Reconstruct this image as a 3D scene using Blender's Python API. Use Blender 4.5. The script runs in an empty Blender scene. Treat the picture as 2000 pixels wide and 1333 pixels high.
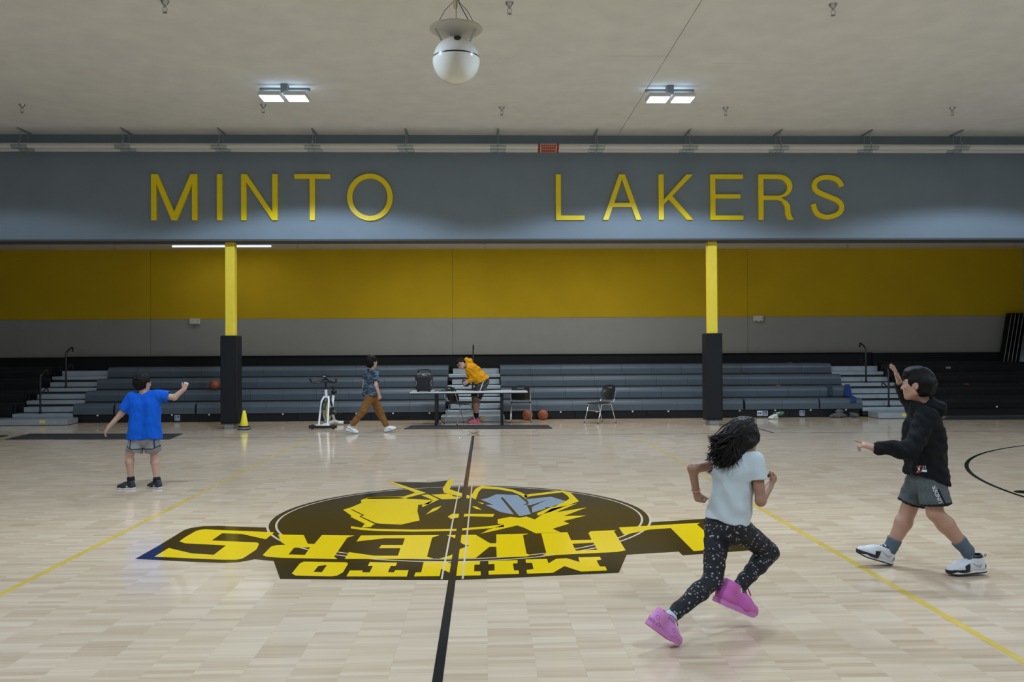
import bpy, bmesh, math, random
import numpy as np
from mathutils import Vector, Matrix
from mathutils.geometry import tessellate_polygon
from mathutils.bvhtree import BVHTree
random.seed(7)
rng = np.random.default_rng(11)
SC = bpy.context.scene
COL = SC.collection
PI = math.pi

# ------------------------------------------------------------------ camera
FPX, IW, IH = 1679.15, 2000.0, 1333.0
CAM = np.array([0.24755, -8.5079, 1.64703])
YAW, PITCH, ROLL = 0.03066, 0.00859, -0.00541
FWD = np.array([math.sin(YAW)*math.cos(PITCH), math.cos(YAW)*math.cos(PITCH), math.sin(PITCH)])
_R = np.array([math.cos(YAW), -math.sin(YAW), 0.0]); _U = np.cross(_R, FWD)
RGT = _R*math.cos(ROLL) + _U*math.sin(ROLL); UPV = _U*math.cos(ROLL) - _R*math.sin(ROLL)
cd = bpy.data.cameras.new('camera'); camo = bpy.data.objects.new('camera', cd); COL.objects.link(camo)
cd.sensor_width = 36.0; cd.lens = FPX/IW*36.0; cd.clip_start = 0.05; cd.clip_end = 200
camo.matrix_world = Matrix(((RGT[0], UPV[0], -FWD[0], CAM[0]), (RGT[1], UPV[1], -FWD[1], CAM[1]), (RGT[2], UPV[2], -FWD[2], CAM[2]), (0, 0, 0, 1)))
SC.camera = camo

# ------------------------------------------------------------------ world, lights, exposure
w = bpy.data.worlds.new('world'); SC.world = w; w.use_nodes = True
w.node_tree.nodes['Background'].inputs[0].default_value = (0.05, 0.05, 0.05, 1)
w.node_tree.nodes['Background'].inputs[1].default_value = 0.2
SC.view_settings.view_transform = 'Standard'; SC.view_settings.look = 'None'
SC.view_settings.gamma = 1.0; SC.view_settings.use_curve_mapping = False
SC.view_settings.exposure = 0.0
LAMP_W = 475.0           # watts of each half of a ceiling fixture (wide flood)
LAMP_COL = (0.65, 0.81, 1.0)
LAMP_CONE, LAMP_BLEND = 145, 0.16
LAMP_XY = [(x, y) for y in (5.95, -0.4, -6.75) for x in (-9.6, -3.1, 3.4, 10.35)]
LAMP_DIM = {-9.6: 0.26, 10.35: 0.75}      # outer columns turned down to darken the sides of the hall
TUBE_W = 24.0; TUBE_COL = (1.0, 0.97, 0.90)

def at(px, py, Y):
    """photograph pixel -> point of the place on the vertical plane at depth Y"""
    d = FWD + RGT*((px-IW/2)/FPX) - UPV*((py-IH/2)/FPX)
    return CAM + d*((Y-CAM[1])/d[1])
def on_floor(px, py, z=0.0):
    d = FWD + RGT*((px-IW/2)/FPX) - UPV*((py-IH/2)/FPX)
    return CAM + d*((z-CAM[2])/d[2])

# ------------------------------------------------------------------ materials
def newmat(name):
    m = bpy.data.materials.new(name); m.use_nodes = True
    return m, m.node_tree.nodes, m.node_tree.links, m.node_tree.nodes['Principled BSDF']
def mat(name, col, rough=0.5, metal=0.0, spec=0.5, var=0.0, vscale=8.0, bump=0.0, bscale=60.0, coat=0.0, emit=None, sheen=0.0):
    m, N, L, b = newmat(name)
    b.inputs['Base Color'].default_value = (*col, 1); b.inputs['Roughness'].default_value = rough
    b.inputs['Metallic'].default_value = metal; b.inputs['Specular IOR Level'].default_value = spec
    b.inputs['Coat Weight'].default_value = coat; b.inputs['Coat Roughness'].default_value = 0.08
    b.inputs['Sheen Weight'].default_value = sheen
    if var or bump:
        tc = N.new('ShaderNodeTexCoord')
    if var:
        n = N.new('ShaderNodeTexNoise'); n.inputs['Scale'].default_value = vscale; n.inputs['Detail'].default_value = 5
        L.new(tc.outputs['Object'], n.inputs['Vector'])
        r = N.new('ShaderNodeMapRange'); r.inputs[1].default_value = 0.3; r.inputs[2].default_value = 0.7
        r.inputs[3].default_value = 1-var; r.inputs[4].default_value = 1+var
        L.new(n.outputs['Fac'], r.inputs[0])
        x = N.new('ShaderNodeVectorMath'); x.operation = 'SCALE'; x.inputs[0].default_value = col
        L.new(r.outputs[0], x.inputs['Scale']); L.new(x.outputs[0], b.inputs['Base Color'])
    if bump:
        n2 = N.new('ShaderNodeTexNoise'); n2.inputs['Scale'].default_value = bscale; n2.inputs['Detail'].default_value = 3
        L.new(tc.outputs['Object'], n2.inputs['Vector'])
        bp = N.new('ShaderNodeBump'); bp.inputs['Strength'].default_value = bump; bp.inputs['Distance'].default_value = 0.01
        L.new(n2.outputs['Fac'], bp.inputs['Height']); L.new(bp.outputs[0], b.inputs['Normal'])
    if emit:
        b.inputs['Emission Color'].default_value = (*emit[0], 1); b.inputs['Emission Strength'].default_value = emit[1]
    return m
M = {}

# ------------------------------------------------------------------ mesh helpers
def link(name, me, m=None, parent=None, smooth=False):
    o = bpy.data.objects.new(name, me); COL.objects.link(o)
    if m is not None and not me.materials:
        for x in (m if isinstance(m, (list, tuple)) else [m]): me.materials.append(x)
    if parent is not None: o.parent = parent
    if smooth:
        me.polygons.foreach_set('use_smooth', [True]*len(me.polygons)); me.update()
    return o
class MB:
    def __init__(s): s.v = []; s.f = []; s.mi = []
    def add(s, verts, faces, mi=0):
        n = len(s.v); s.v += [tuple(map(float, q)) for q in verts]; s.f += [tuple(i+n for i in f) for f in faces]; s.mi += [mi]*len(faces); return s
    def box(s, x0, x1, y0, y1, z0, z1, mi=0, M=None):
        vs = [(x, y, z) for z in (z0, z1) for y in (y0, y1) for x in (x0, x1)]
        if M is not None: vs = [tuple(M @ Vector(q)) for q in vs]
        return s.add(vs, [(0, 2, 3, 1), (4, 5, 7, 6), (0, 1, 5, 4), (2, 6, 7, 3), (0, 4, 6, 2), (1, 3, 7, 5)], mi)
    def bbox(s, x0, x1, y0, y1, z0, z1, b=0.01, mi=0, M=None):
        """bevelled box"""
        vs = []; idx = {}
        X = (x0, x1); Y = (y0, y1); Z = (z0, z1)
        for i in (0, 1):
            for j in (0, 1):
                for k in (0, 1):
                    sx, sy, sz = (1 if i == 0 else -1)*b, (1 if j == 0 else -1)*b, (1 if k == 0 else -1)*b
                    for a, p in enumerate(((X[i], Y[j]+sy, Z[k]+sz), (X[i]+sx, Y[j], Z[k]+sz), (X[i]+sx, Y[j]+sy, Z[k]))):
                        idx[i, j, k, a] = len(vs); vs.append(p)
        F = []
        I = lambda i, j, k, a: idx[i, j, k, a]
        for i in (0, 1):
            q = [I(i, 0, 0, 0), I(i, 1, 0, 0), I(i, 1, 1, 0), I(i, 0, 1, 0)]; F.append(q if i else q[::-1])
            q = [I(0, i, 0, 1), I(1, i, 0, 1), I(1, i, 1, 1), I(0, i, 1, 1)]; F.append(q[::-1] if i else q)
            q = [I(0, 0, i, 2), I(1, 0, i, 2), I(1, 1, i, 2), I(0, 1, i, 2)]; F.append(q if i else q[::-1])
        for i in (0, 1):
            for j in (0, 1):
                F.append([I(i, j, 0, 0), I(i, j, 1, 0), I(i, j, 1, 1), I(i, j, 0, 1)])
                F.append([I(i, 0, j, 0), I(i, 1, j, 0), I(i, 1, j, 2), I(i, 0, j, 2)])
                F.append([I(0, i, j, 1), I(1, i, j, 1), I(1, i, j, 2), I(0, i, j, 2)])
                for k in (0, 1): F.append([I(i, j, k, 0), I(i, j, k, 1), I(i, j, k, 2)])
        if M is not None: vs = [tuple(M @ Vector(q)) for q in vs]
        return s.add(vs, F, mi)
    def tube(s, pts, r, n=10, mi=0, caps=True, closed=False):
        P = [Vector(map(float, q)) for q in pts]; R = r if isinstance(r, (list, tuple)) else [r]*len(P)
        vs = []; fs = []; K = len(P); u = None
        for i in range(K):
            if closed: t = (P[(i+1) % K]-P[i-1])
            else: t = P[min(i+1, K-1)]-P[max(i-1, 0)]
            t.normalize()
            if u is None:
                u = t.cross(Vector((0, 0, 1)) if abs(t.z) < 0.9 else Vector((1, 0, 0)))
            u = u - t*u.dot(t); u.normalize(); w_ = t.cross(u)
            for k in range(n):
                a = 2*PI*k/n; vs.append(P[i]+(u*math.cos(a)+w_*math.sin(a))*R[i])
        for i in range(K if closed else K-1):
            for k in range(n):
                a = i*n+k; b = i*n+(k+1) % n; c = ((i+1) % K)*n+(k+1) % n; d = ((i+1) % K)*n+k
                fs.append((a, b, c, d))
        if caps and not closed:
            fs.append(tuple(range(n-1, -1, -1))); fs.append(tuple(range((K-1)*n, K*n)))
        return s.add(vs, fs, mi)
    def lathe(s, prof, c=(0, 0, 0), n=24, mi=0, axis='z', M=None):
        vs = []; fs = []; K = len(prof)
        for r, z in prof:
            for k in range(n):
                a = 2*PI*k/n; p = (r*math.cos(a), r*math.sin(a), z)
                if axis == 'y': p = (p[0], p[2], p[1])
                if axis == 'x': p = (p[2], p[0], p[1])
                q = Vector(p)+Vector(c)
                vs.append(M @ q if M is not None else q)
        for i in range(K-1):
            for k in range(n):
                fs.append((i*n+k, i*n+(k+1) % n, (i+1)*n+(k+1) % n, (i+1)*n+k))
        fs.append(tuple(range(n-1, -1, -1))); fs.append(tuple(range((K-1)*n, K*n)))
        return s.add(vs, fs, mi)
    def prism(s, poly, holes=(), z0=0.0, z1=0.01, fn=None, mi=0):
        """extruded 2D polygon with holes; fn maps (u,v,w)->xyz"""
        loops = [list(poly)]+[list(h) for h in holes]
        tri = tessellate_polygon([[Vector((p[0], p[1], 0)) for p in l] for l in loops])
        flat = [p for l in loops for p in l]; n = len(flat)
        fn = fn or (lambda u, v, w_: (u, v, w_))
        vs = [fn(p[0], p[1], z1) for p in flat]+[fn(p[0], p[1], z0) for p in flat]
        fs = []
        for t in tri:
            a, b, c = [flat[i] for i in t]
            ccw = (b[0]-a[0])*(c[1]-a[1])-(b[1]-a[1])*(c[0]-a[0]) > 0
            t = tuple(t) if ccw else (t[0], t[2], t[1])
            fs.append(t); fs.append((t[2]+n, t[1]+n, t[0]+n))
        o = 0
        for li, l in enumerate(loops):
            area = sum(l[i-1][0]*l[i][1]-l[i][0]*l[i-1][1] for i in range(len(l)))
            k = len(l)
            for i in range(k):
                a, b = o+i, o+(i+1) % k
                q = (a+n, b+n, b, a)
                if (area > 0) != (li == 0): q = q[::-1]
                fs.append(q)
            o += k
        return s.add(vs, fs, mi)
    def mesh(s, name):
        me = bpy.data.meshes.new(name); me.from_pydata(s.v, [], s.f)
        if any(s.mi): me.polygons.foreach_set('material_index', s.mi)
        me.update(); return me
    def build(s, name, m, parent=None, smooth=False, org=None):
        if org is not None: s.v = [(a-org[0], b-org[1], c-org[2]) for a, b, c in s.v]
        me = s.mesh(name)
        for x in (m if isinstance(m, (list, tuple)) else [m]): me.materials.append(x)
        o = link(name, me, None, parent, smooth)
        if smooth:
            try:
                me.set_sharp_from_angle(angle=math.radians(40))
            except Exception: pass
        return o
def empty(name, loc, rz=0.0):
    o = bpy.data.objects.new(name, None); COL.objects.link(o); o.location = [float(x) for x in loc]; o.rotation_euler = (0, 0, rz)
    o.empty_display_size = 0.1
    return o
def tag(o, label, cat, group=None):
    o['label'] = label; o['category'] = cat
    if group: o['group'] = group
    return o
def struct(o, label=None, cat=None):
    o['kind'] = 'structure'
    if label: o['label'] = label
    if cat: o['category'] = cat
    return o
def copy_tree(o, parent=None):
    c = o.copy(); COL.objects.link(c); c.parent = parent
    for ch in list(o.children): copy_tree(ch, c)
    return c
def stroke(pts, wd):
    """polyline -> polygon of width wd (number or list)"""
    P = [np.array(p, float) for p in pts]; n = len(P); W_ = wd if isinstance(wd, (list, tuple)) else [wd]*n
    Lh = []; Rh = []
    for i in range(n):
        if i == 0: t = P[1]-P[0]; nn = np.array([-t[1], t[0]])/np.linalg.norm(t); k = 1
        elif i == n-1: t = P[-1]-P[-2]; nn = np.array([-t[1], t[0]])/np.linalg.norm(t); k = 1
        else:
            t1 = (P[i]-P[i-1])/np.linalg.norm(P[i]-P[i-1]); t2 = (P[i+1]-P[i])/np.linalg.norm(P[i+1]-P[i])
            n1 = np.array([-t1[1], t1[0]]); n2 = np.array([-t2[1], t2[0]]); nn = n1+n2; nn /= np.linalg.norm(nn); k = min(2.0, 1/max(.3, nn@n1))
        Lh.append(tuple(P[i]+nn*k*W_[i]/2)); Rh.append(tuple(P[i]-nn*k*W_[i]/2))
    return Lh+Rh[::-1]
def arc(cx, cy, rx, ry, a0, a1, n=16):
    return [(cx+rx*math.cos(math.radians(a0+(a1-a0)*i/n)), cy+ry*math.sin(math.radians(a0+(a1-a0)*i/n))) for i in range(n+1)]
# ================================================================== SETTING
X0, X1, Y0, Y1 = -14.6, 14.6, -11.0, 14.0
CZ, AZ, BZ = 6.10, 4.25, 3.935       # main ceiling, alcove ceiling, underside of the header
HY0, HY1 = 9.40, 9.95                # header wall front / back face
PW, PH = 0.25, 0.047                 # parquet strip length (x) and width (y)

def wood_material():
    m, N, L, b = newmat('maple_parquet')
    g = N.new('ShaderNodeNewGeometry'); sp = N.new('ShaderNodeSeparateXYZ'); L.new(g.outputs['Position'], sp.inputs[0])
    def mth(op, a, bb=None, c=None):
        n = N.new('ShaderNodeMath'); n.operation = op
        for i, v in enumerate((a, bb, c)):
            if v is None: continue
            if isinstance(v, (int, float)): n.inputs[i].default_value = v
            else: L.new(v, n.inputs[i])
        return n.outputs[0]
    xs = mth('DIVIDE', sp.outputs[0], PW); col = mth('FLOOR', xs); fx = mth('FRACT', xs)
    off = mth('FRACT', mth('MULTIPLY', mth('ADD', col, 400.0), 0.381966))
    ys = mth('ADD', mth('DIVIDE', sp.outputs[1], PH), off); row = mth('FLOOR', ys); fy = mth('FRACT', ys)
    def wn(a, c):
        cb = N.new('ShaderNodeCombineXYZ'); L.new(a, cb.inputs[0]); L.new(c, cb.inputs[1])
        n = N.new('ShaderNodeTexWhiteNoise'); n.noise_dimensions = '2D'; L.new(cb.outputs[0], n.inputs['Vector']); return n
    w1 = wn(col, row); w2 = wn(mth('ADD', col, 57.3), mth('FLOOR', mth('DIVIDE', row, 5.0)))
    # grain running along the strips
    cb = N.new('ShaderNodeCombineXYZ'); L.new(mth('MULTIPLY', sp.outputs[0], 2.2), cb.inputs[0]); L.new(mth('MULTIPLY', sp.outputs[1], 70.0), cb.inputs[1]); L.new(mth('MULTIPLY', w1.outputs['Value'], 30.0), cb.inputs[2])
    gn = N.new('ShaderNodeTexNoise'); gn.inputs['Scale'].default_value = 1.0; gn.inputs['Detail'].default_value = 4; L.new(cb.outputs[0], gn.inputs['Vector'])
    t = mth('ADD', mth('MULTIPLY', w1.outputs['Value'], 0.34), mth('ADD', mth('MULTIPLY', w2.outputs['Value'], 0.16), mth('MULTIPLY', gn.outputs['Fac'], 0.50)))
    cr = N.new('ShaderNodeValToRGB'); L.new(t, cr.inputs[0])
    e = cr.color_ramp.elements; e[0].position = 0.1; e[0].color = (0.45, 0.315, 0.20, 1); e[1].position = 0.85; e[1].color = (0.73, 0.61, 0.46, 1)
    k = cr.color_ramp.elements.new(0.36); k.color = (0.585, 0.45, 0.315, 1); k = cr.color_ramp.elements.new(0.6); k.color = (0.66, 0.525, 0.38, 1)
    # hairline joints
    ex = mth('MULTIPLY', mth('MINIMUM', fx, mth('SUBTRACT', 1.0, fx)), PW); ey = mth('MULTIPLY', mth('MINIMUM', fy, mth('SUBTRACT', 1.0, fy)), PH)
    jn = mth('LESS_THAN', mth('MINIMUM', ex, ey), 0.0006)
    mx = N.new('ShaderNodeMix'); mx.data_type = 'RGBA'; L.new(mth('MULTIPLY', jn, 0.10), mx.inputs[0]); L.new(cr.outputs[0], mx.inputs[6]); mx.inputs[7].default_value = (0.16, 0.11, 0.07, 1)
    L.new(mx.outputs[2], b.inputs['Base Color'])
    # each strip lies at a hair's tilt of its own
    sb = N.new('ShaderNodeVectorMath'); sb.operation = 'SUBTRACT'; L.new(w1.outputs['Color'], sb.inputs[0]); sb.inputs[1].default_value = (.5, .5, .5)
    sc = N.new('ShaderNodeVectorMath'); sc.operation = 'SCALE'; L.new(sb.outputs[0], sc.inputs[0]); sc.inputs['Scale'].default_value = 0.005
    ad = N.new('ShaderNodeVectorMath'); ad.operation = 'ADD'; L.new(g.outputs['Normal'], ad.inputs[0]); L.new(sc.outputs[0], ad.inputs[1])
    nm = N.new('ShaderNodeVectorMath'); nm.operation = 'NORMALIZE'; L.new(ad.outputs[0], nm.inputs[0]); L.new(nm.outputs[0], b.inputs['Normal'])
    b.inputs['Roughness'].default_value = 0.12; b.inputs['Specular IOR Level'].default_value = 0.5
    return m
M['wood'] = wood_material()
M['lineblack'] = mat('line_paint_black', (0.012, 0.012, 0.012), 0.12, spec=0.35)
M['lineyellow'] = mat('line_paint_yellow', (0.66, 0.47, 0.09), 0.16, var=0.12, vscale=3)
M['logoblack'] = mat('logo_paint_dark', (0.021, 0.016, 0.007), 0.12, spec=0.22)
M['logoyellow'] = mat('logo_paint_yellow', (0.84, 0.58, 0.0), 0.16, spec=0.3)
M['logogrey'] = mat('logo_paint_grey', (0.24, 0.32, 0.42), 0.2)
M['ceil'] = mat('ceiling_paint', (0.70, 0.70, 0.68), 0.9, var=0.05, vscale=2.5, bump=0.25, bscale=25)
M['header'] = mat('header_paint_blue_grey', (0.20, 0.255, 0.31), 0.75, var=0.04, vscale=1.5, bump=0.1, bscale=40)
M['joint_and_shade'] = mat('joint_and_shade_dark', (0.07, 0.075, 0.08), 0.6)
M['wallyellow'] = mat('wall_paint_yellow', (0.62, 0.42, 0.0), 0.8, var=0.05, vscale=1.2, bump=0.15, bscale=60)
M['wallgrey'] = mat('wall_paint_grey', (0.36, 0.375, 0.375), 0.85, var=0.04, vscale=2, bump=0.15, bscale=60)
M['sidewall'] = mat('side_wall_paint', (0.42, 0.42, 0.42), 0.85, var=0.04, vscale=2)
M['black'] = mat('black_painted_board', (0.004, 0.004, 0.0045), 0.6, spec=.25)
M['postyellow'] = mat('post_paint_yellow', (0.90, 0.70, 0.06), 0.45, var=0.03)
M['chrome'] = mat('chrome', (0.75, 0.75, 0.76), 0.18, 1.0)
M['steel'] = mat('steel', (0.42, 0.43, 0.45), 0.38, 1.0)
M['blackplastic'] = mat('black_plastic', (0.008, 0.0085, 0.0095), 0.35)
M['blackrubber'] = mat('black_rubber', (0.015, 0.015, 0.016), 0.65)
M['whiteplastic'] = mat('white_plastic', (0.72, 0.72, 0.70), 0.4)
M['whitemetal'] = mat('white_enamel', (0.80, 0.81, 0.82), 0.3)

# ---- floor: base slab with a shallow bed that the nearest strips lie in
FX0, FX1 = -4.75, 5.0
r0, r1 = -98, -26
FY0, FY1 = r0*PH, r1*PH
fb = MB()
for a in ((X0, FX0, Y0, Y1), (FX1, X1, Y0, Y1), (FX0, FX1, Y0, FY0), (FX0, FX1, FY1, Y1)): fb.box(*a, -0.10, 0.0)
fb.box(FX0, FX1, FY0, FY1, -0.10, -0.0015)
floor = fb.build('floor', M['wood']); struct(floor)
c0, c1 = int(FX0/PW), int(FX1/PW)
stuff = MB(); near = []
def plank_verts(x0, x1, y0, y1, g=0.00012, z0=-0.0014, z1=0.0):
    return [(x0+g, y0+g, z1), (x1-g, y0+g, z1), (x1-g, y1-g, z1), (x0+g, y1-g, z1), (x0+g, y0+g, z0), (x1-g, y0+g, z0), (x1-g, y1-g, z0), (x0+g, y1-g, z0)]
PF = [(0, 1, 2, 3), (0, 4, 5, 1), (1, 5, 6, 2), (2, 6, 7, 3), (3, 7, 4, 0)]
cand = []
for c in range(c0, c1):
    off = ((c+400.0)*0.381966) % 1.0
    for r in range(r0+1, r1):
        x0_ = c*PW; y0_ = (r-off)*PH
        y0c = max(y0_, FY0); y1c = min(y0_+PH, FY1)
        mid = np.array([x0_+PW/2, y0_+PH/2, 0.0]); q = mid-CAM; zz = q@FWD
        u = IW/2+FPX*(q@RGT)/zz; v = IH/2-FPX*(q@UPV)/zz
        inv = 20 < u < 1980 and v < 1322
        cand.append((zz if inv else 99, x0_, y0c, y1c))
cand.sort()
pm = None
for i, (zz, x0_, y0c, y1c) in enumerate(cand):
    if i < 290 and abs((y1c-y0c)-PH) < 1e-6:
        if pm is None:
            pm = MB().add(plank_verts(0, PW, 0, PH), PF).mesh('plank'); pm.materials.append(M['wood'])
        o = link('plank', pm, None, floor); o.location = (x0_, y0c, 0)
    else:
        stuff.add(plank_verts(x0_, x0_+PW, y0c, y1c), PF)
so = stuff.build('plank_field', M['wood'], floor); so['kind'] = 'stuff'

# ---- painted court lines and emblem (thin paint films on the floor)
def film(name, m, polys, z, parent=floor, th=0.0004):
    mb = MB()
    for p in polys:
        h = ()
        if isinstance(p, tuple): p, h = p
        mb.prism([(q[0], q[1]) for q in p], [[(q[0], q[1]) for q in hh] for hh in h], z-th, z)
    return mb.build(name, m, parent)
def zc(z, pts):
    ox, oy, s = {1: (500, 920, 6.06), 2: (740, 920, 6.06), 3: (1000, 920, 6.06), 4: (240, 980, 6.25), 5: (1150, 990, 6.06), 0: (0, 0, 1)}[z]
    return [tuple(on_floor(ox+u/s, oy+v/s)[:2]) for u, v in pts]
def ring(r_out, r_in, n=180):
    return ([(r_out*math.cos(2*PI*i/n), r_out*math.sin(2*PI*i/n)) for i in range(n)], [[(r_in*math.cos(2*PI*i/n), r_in*math.sin(2*PI*i/n)) for i in range(n)]])
disc = lambda r, n=180: [(r*math.cos(2*PI*i/n), r*math.sin(2*PI*i/n)) for i in range(n)]
rect = lambda a, b, c, d: [(a, c), (b, c), (b, d), (a, d)]
film('court_line', M['lineblack'], [rect(-0.026, 0.026, -9.5, 7.74)], 0.0022)['label'] = 'black half-court line'
film('court_line', M['lineblack'], [rect(-13.0, 13.0, 7.755, 7.785)], 0.0008)['label'] = 'thin black sideline'
film('court_line', M['lineblack'], [rect(5.72, 5.77, 7.79, 8.75)], 0.0008)['label'] = 'short black hash line'
M['lineworn'] = mat('line_paint_yellow_worn', (0.65, 0.485, 0.17), 0.16, var=0.10, vscale=3)
for x, nm, yb in ((-3.04, 'left', 1.2), (3.04, 'right', .6)):
    film('court_line', M['lineyellow'], [rect(x-.026, x+.026, -9.5, yb)], 0.0008)['label'] = f'yellow line, {nm} one'
    film('court_line', M['lineworn'], [rect(x-.026, x+.026, yb, 7.7)], 0.0008)['label'] = f'worn far end of the {nm} yellow line'
# the black arc at the right edge of the court
A = [on_floor(*q)[:2] for q in ((1999, 871), (1888, 907), (1999, 971))]
def circ(p, q, r):
    ax, ay, bx, by, cx, cy = *p, *q, *r; d = 2*(ax*(by-cy)+bx*(cy-ay)+cx*(ay-by))
    ux = ((ax*ax+ay*ay)*(by-cy)+(bx*bx+by*by)*(cy-ay)+(cx*cx+cy*cy)*(ay-by))/d
    uy = ((ax*ax+ay*ay)*(cx-bx)+(bx*bx+by*by)*(ax-cx)+(cx*cx+cy*cy)*(bx-ax))/d
    return ux, uy, math.hypot(ax-ux, ay-uy)
ux, uy, ur = circ(*A)
film('court_line', M['lineblack'], [([(ux+(ur+.026)*math.cos(t), uy+(ur+.026)*math.sin(t)) for t in np.linspace(0, 2*PI, 181)[:-1]], [[(ux+(ur-.026)*math.cos(t), uy+(ur-.026)*math.sin(t)) for t in np.linspace(0, 2*PI, 181)[:-1]]])], 0.0008)['label'] = 'black arc near the key'
dq = on_floor(2003, 962)
film('court_line', M['lineblack'], [[(dq[0]+.12*math.cos(t), dq[1]+.12*math.sin(t)) for t in np.linspace(0, 2*PI, 25)[:-1]]], 0.0013)['label'] = 'black spot'
p_ = on_floor(925, 847)
for s_ in (-1, 1): film('tape_mark', M['lineblack'], [[(p_[0]+a*.11*1-s_*b_*.09-0, p_[1]+s_*a*.35+b_*.06) for a, b_ in ((-1, -.12), (1, -.12), (1, .12), (-1, .12))]], 0.0013 if s_ < 0 else 0.0017)['label'] = 'dark crossed tape mark'
p_ = on_floor(663, 839)
film('tape_mark', mat('tape_white', (.6, .6, .6), .5), [rect(p_[0]-.06, p_[0]+.06, p_[1]-.1, p_[1]+.1)], 0.0013)['label'] = 'white tape mark'
# emblem: dark backing
lak = zc(4, [(150, 703), (430, 545), (750, 350), (830, 325), (980, 303), (1200, 300), (1500, 312), (1755, 320)]) + \
      zc(5, [(740, 187), (1400, 143), (1470, 150), (1800, 420), (1960, 516), (1680, 538), (1365, 562), (1110, 578), (1065, 535), (455, 572)]) + \
      zc(1, [(215, 1070)]) + zc(4, [(1730, 720), (1610, 708), (1500, 730), (1400, 745), (1250, 752), (900, 742), (450, 718)])
mn = zc(1, [(205, 1060), (285, 1283), (1818, 1297)]) + zc(2, [(790, 1298), (945, 1296)]) + zc(3, [(0, 1270), (1265, 1210), (1362, 985), (600, 985)]) + zc(2, [(800, 1040), (0, 1040)])
film('emblem_backing', M['logoblack'], [lak], 0.0008); film('emblem_backing', M['logoblack'], [mn], 0.0011)
film('emblem_backing', M['logoblack'], [disc(1.83)], 0.0014)
M['gap'] = mat('bare_wood_line', (0.62, 0.52, 0.40), 0.22)
film('emblem_ring', M['gap'], [ring(1.772, 1.752)], 0.0018)
hw = 1.853
film('emblem_ring', M['gap'], [([(hw*math.cos(t), hw*math.sin(t)) for t in np.linspace(PI*1.0, PI*2.0, 60)]+[(1.831*math.cos(t), 1.831*math.sin(t)) for t in np.linspace(PI*2.0, PI*1.0, 60)])], 0.0018)
yl = {
 'S': (zc(4, [(1850, 380), (1745, 465), (1450, 400), (1210, 392), (1085, 480), (1640, 505), (1663, 522), (1630, 590), (1480, 690), (1440, 706), (1380, 716), (1200, 715), (385, 678), (560, 572), (840, 638), (1110, 655), (1260, 540), (760, 515), (690, 490), (760, 440), (890, 365), (940, 350), (1000, 344)]), []),
 'R': (zc(1, [(260, 758), (565, 765), (612, 867), (690, 871), (780, 765), (1165, 770), (1080, 795), (925, 1020), (965, 1050), (800, 1045), (300, 1035), (120, 1020), (80, 1002), (180, 900), (240, 885), (350, 880), (300, 850)]), [zc(1, [(385, 995), (450, 915), (640, 910), (580, 1000)])]),
 'E': (zc(1, [(1240, 770)])+zc(2, [(720, 765), (630, 795), (570, 1020), (650, 1047)])+zc(1, [(1050, 1047), (1100, 967), (1400, 1010), (1680, 1010), (1710, 920), (1455, 920), (1485, 883), (1735, 883), (1762, 803), (1530, 803), (1190, 840)]), []),
 'K': (zc(2, [(800, 765), (1145, 762), (1315, 862), (1390, 862), (1390, 757), (1775, 748), (1705, 768), (1748, 985), (1800, 1003), (1750, 1018), (1395, 1030), (1390, 903), (1310, 903), (1145, 1037), (715, 1045), (850, 1005), (960, 930), (1075, 890), (1000, 875), (885, 795)]), []),
 'A': (zc(3, [(345, 740), (655, 730), (700, 826), (942, 820), (905, 742), (930, 720), (1240, 705), (1205, 716), (1335, 930), (1345, 945), (1250, 965), (540, 1000), (350, 1005), (408, 985)]), [zc(3, [(715, 868), (965, 855), (1010, 940), (755, 950)])]),
 'L': (zc(5, [(355, 250), (1320, 195), (1280, 215), (1610, 500), (1690, 498), (1240, 530), (970, 258), (720, 275), (430, 335), (405, 325)]), []),
 'O': (zc(1, [(520, 1100), (565, 1080), (1070, 1088), (1090, 1105), (1030, 1205), (960, 1245), (890, 1255), (470, 1245), (425, 1220)]), [zc(1, [(680, 1200), (740, 1130), (840, 1120), (780, 1205)])]),
 'T': (zc(1, [(1345, 1085), (1670, 1092), (1655, 1130), (1595, 1130), (1560, 1205), (1630, 1208), (1650, 1180), (1805, 1182), (1785, 1257), (1070, 1255), (1110, 1185), (1265, 1185), (1255, 1207), (1345, 1207), (1385, 1130), (1325, 1130)]), []),
 'N': (zc(2, [(530, 1085), (800, 1083), (918, 1120), (918, 1080), (1197, 1078), (1195, 1115), (1130, 1117), (1128, 1195), (1205, 1195), (1205, 1242), (920, 1248), (735, 1165), (720, 1252), (415, 1255), (435, 1208), (500, 1208)]), []),
 'I': (zc(2, [(1295, 1075), (1640, 1062), (1642, 1100), (1585, 1103), (1600, 1185), (1655, 1185), (1660, 1225), (1300, 1235), (1298, 1190), (1370, 1185), (1368, 1107), (1297, 1110)]), []),
 'M': (zc(3, [(160, 1055), (415, 1047), (430, 1103), (525, 1045), (650, 1040), (800, 1085), (785, 1030), (1040, 1022), (1058, 1057), (1000, 1065), (1040, 1137), (1105, 1138), (1125, 1185), (815, 1197), (620, 1133), (485, 1212), (178, 1222), (172, 1178), (255, 1168), (238, 1095), (165, 1095)]), []),
}
for ch, p in yl.items():
    film('emblem_letter', M['logoyellow'], [p], 0.0021)['label'] = 'yellow painted letter ' + ch
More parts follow.
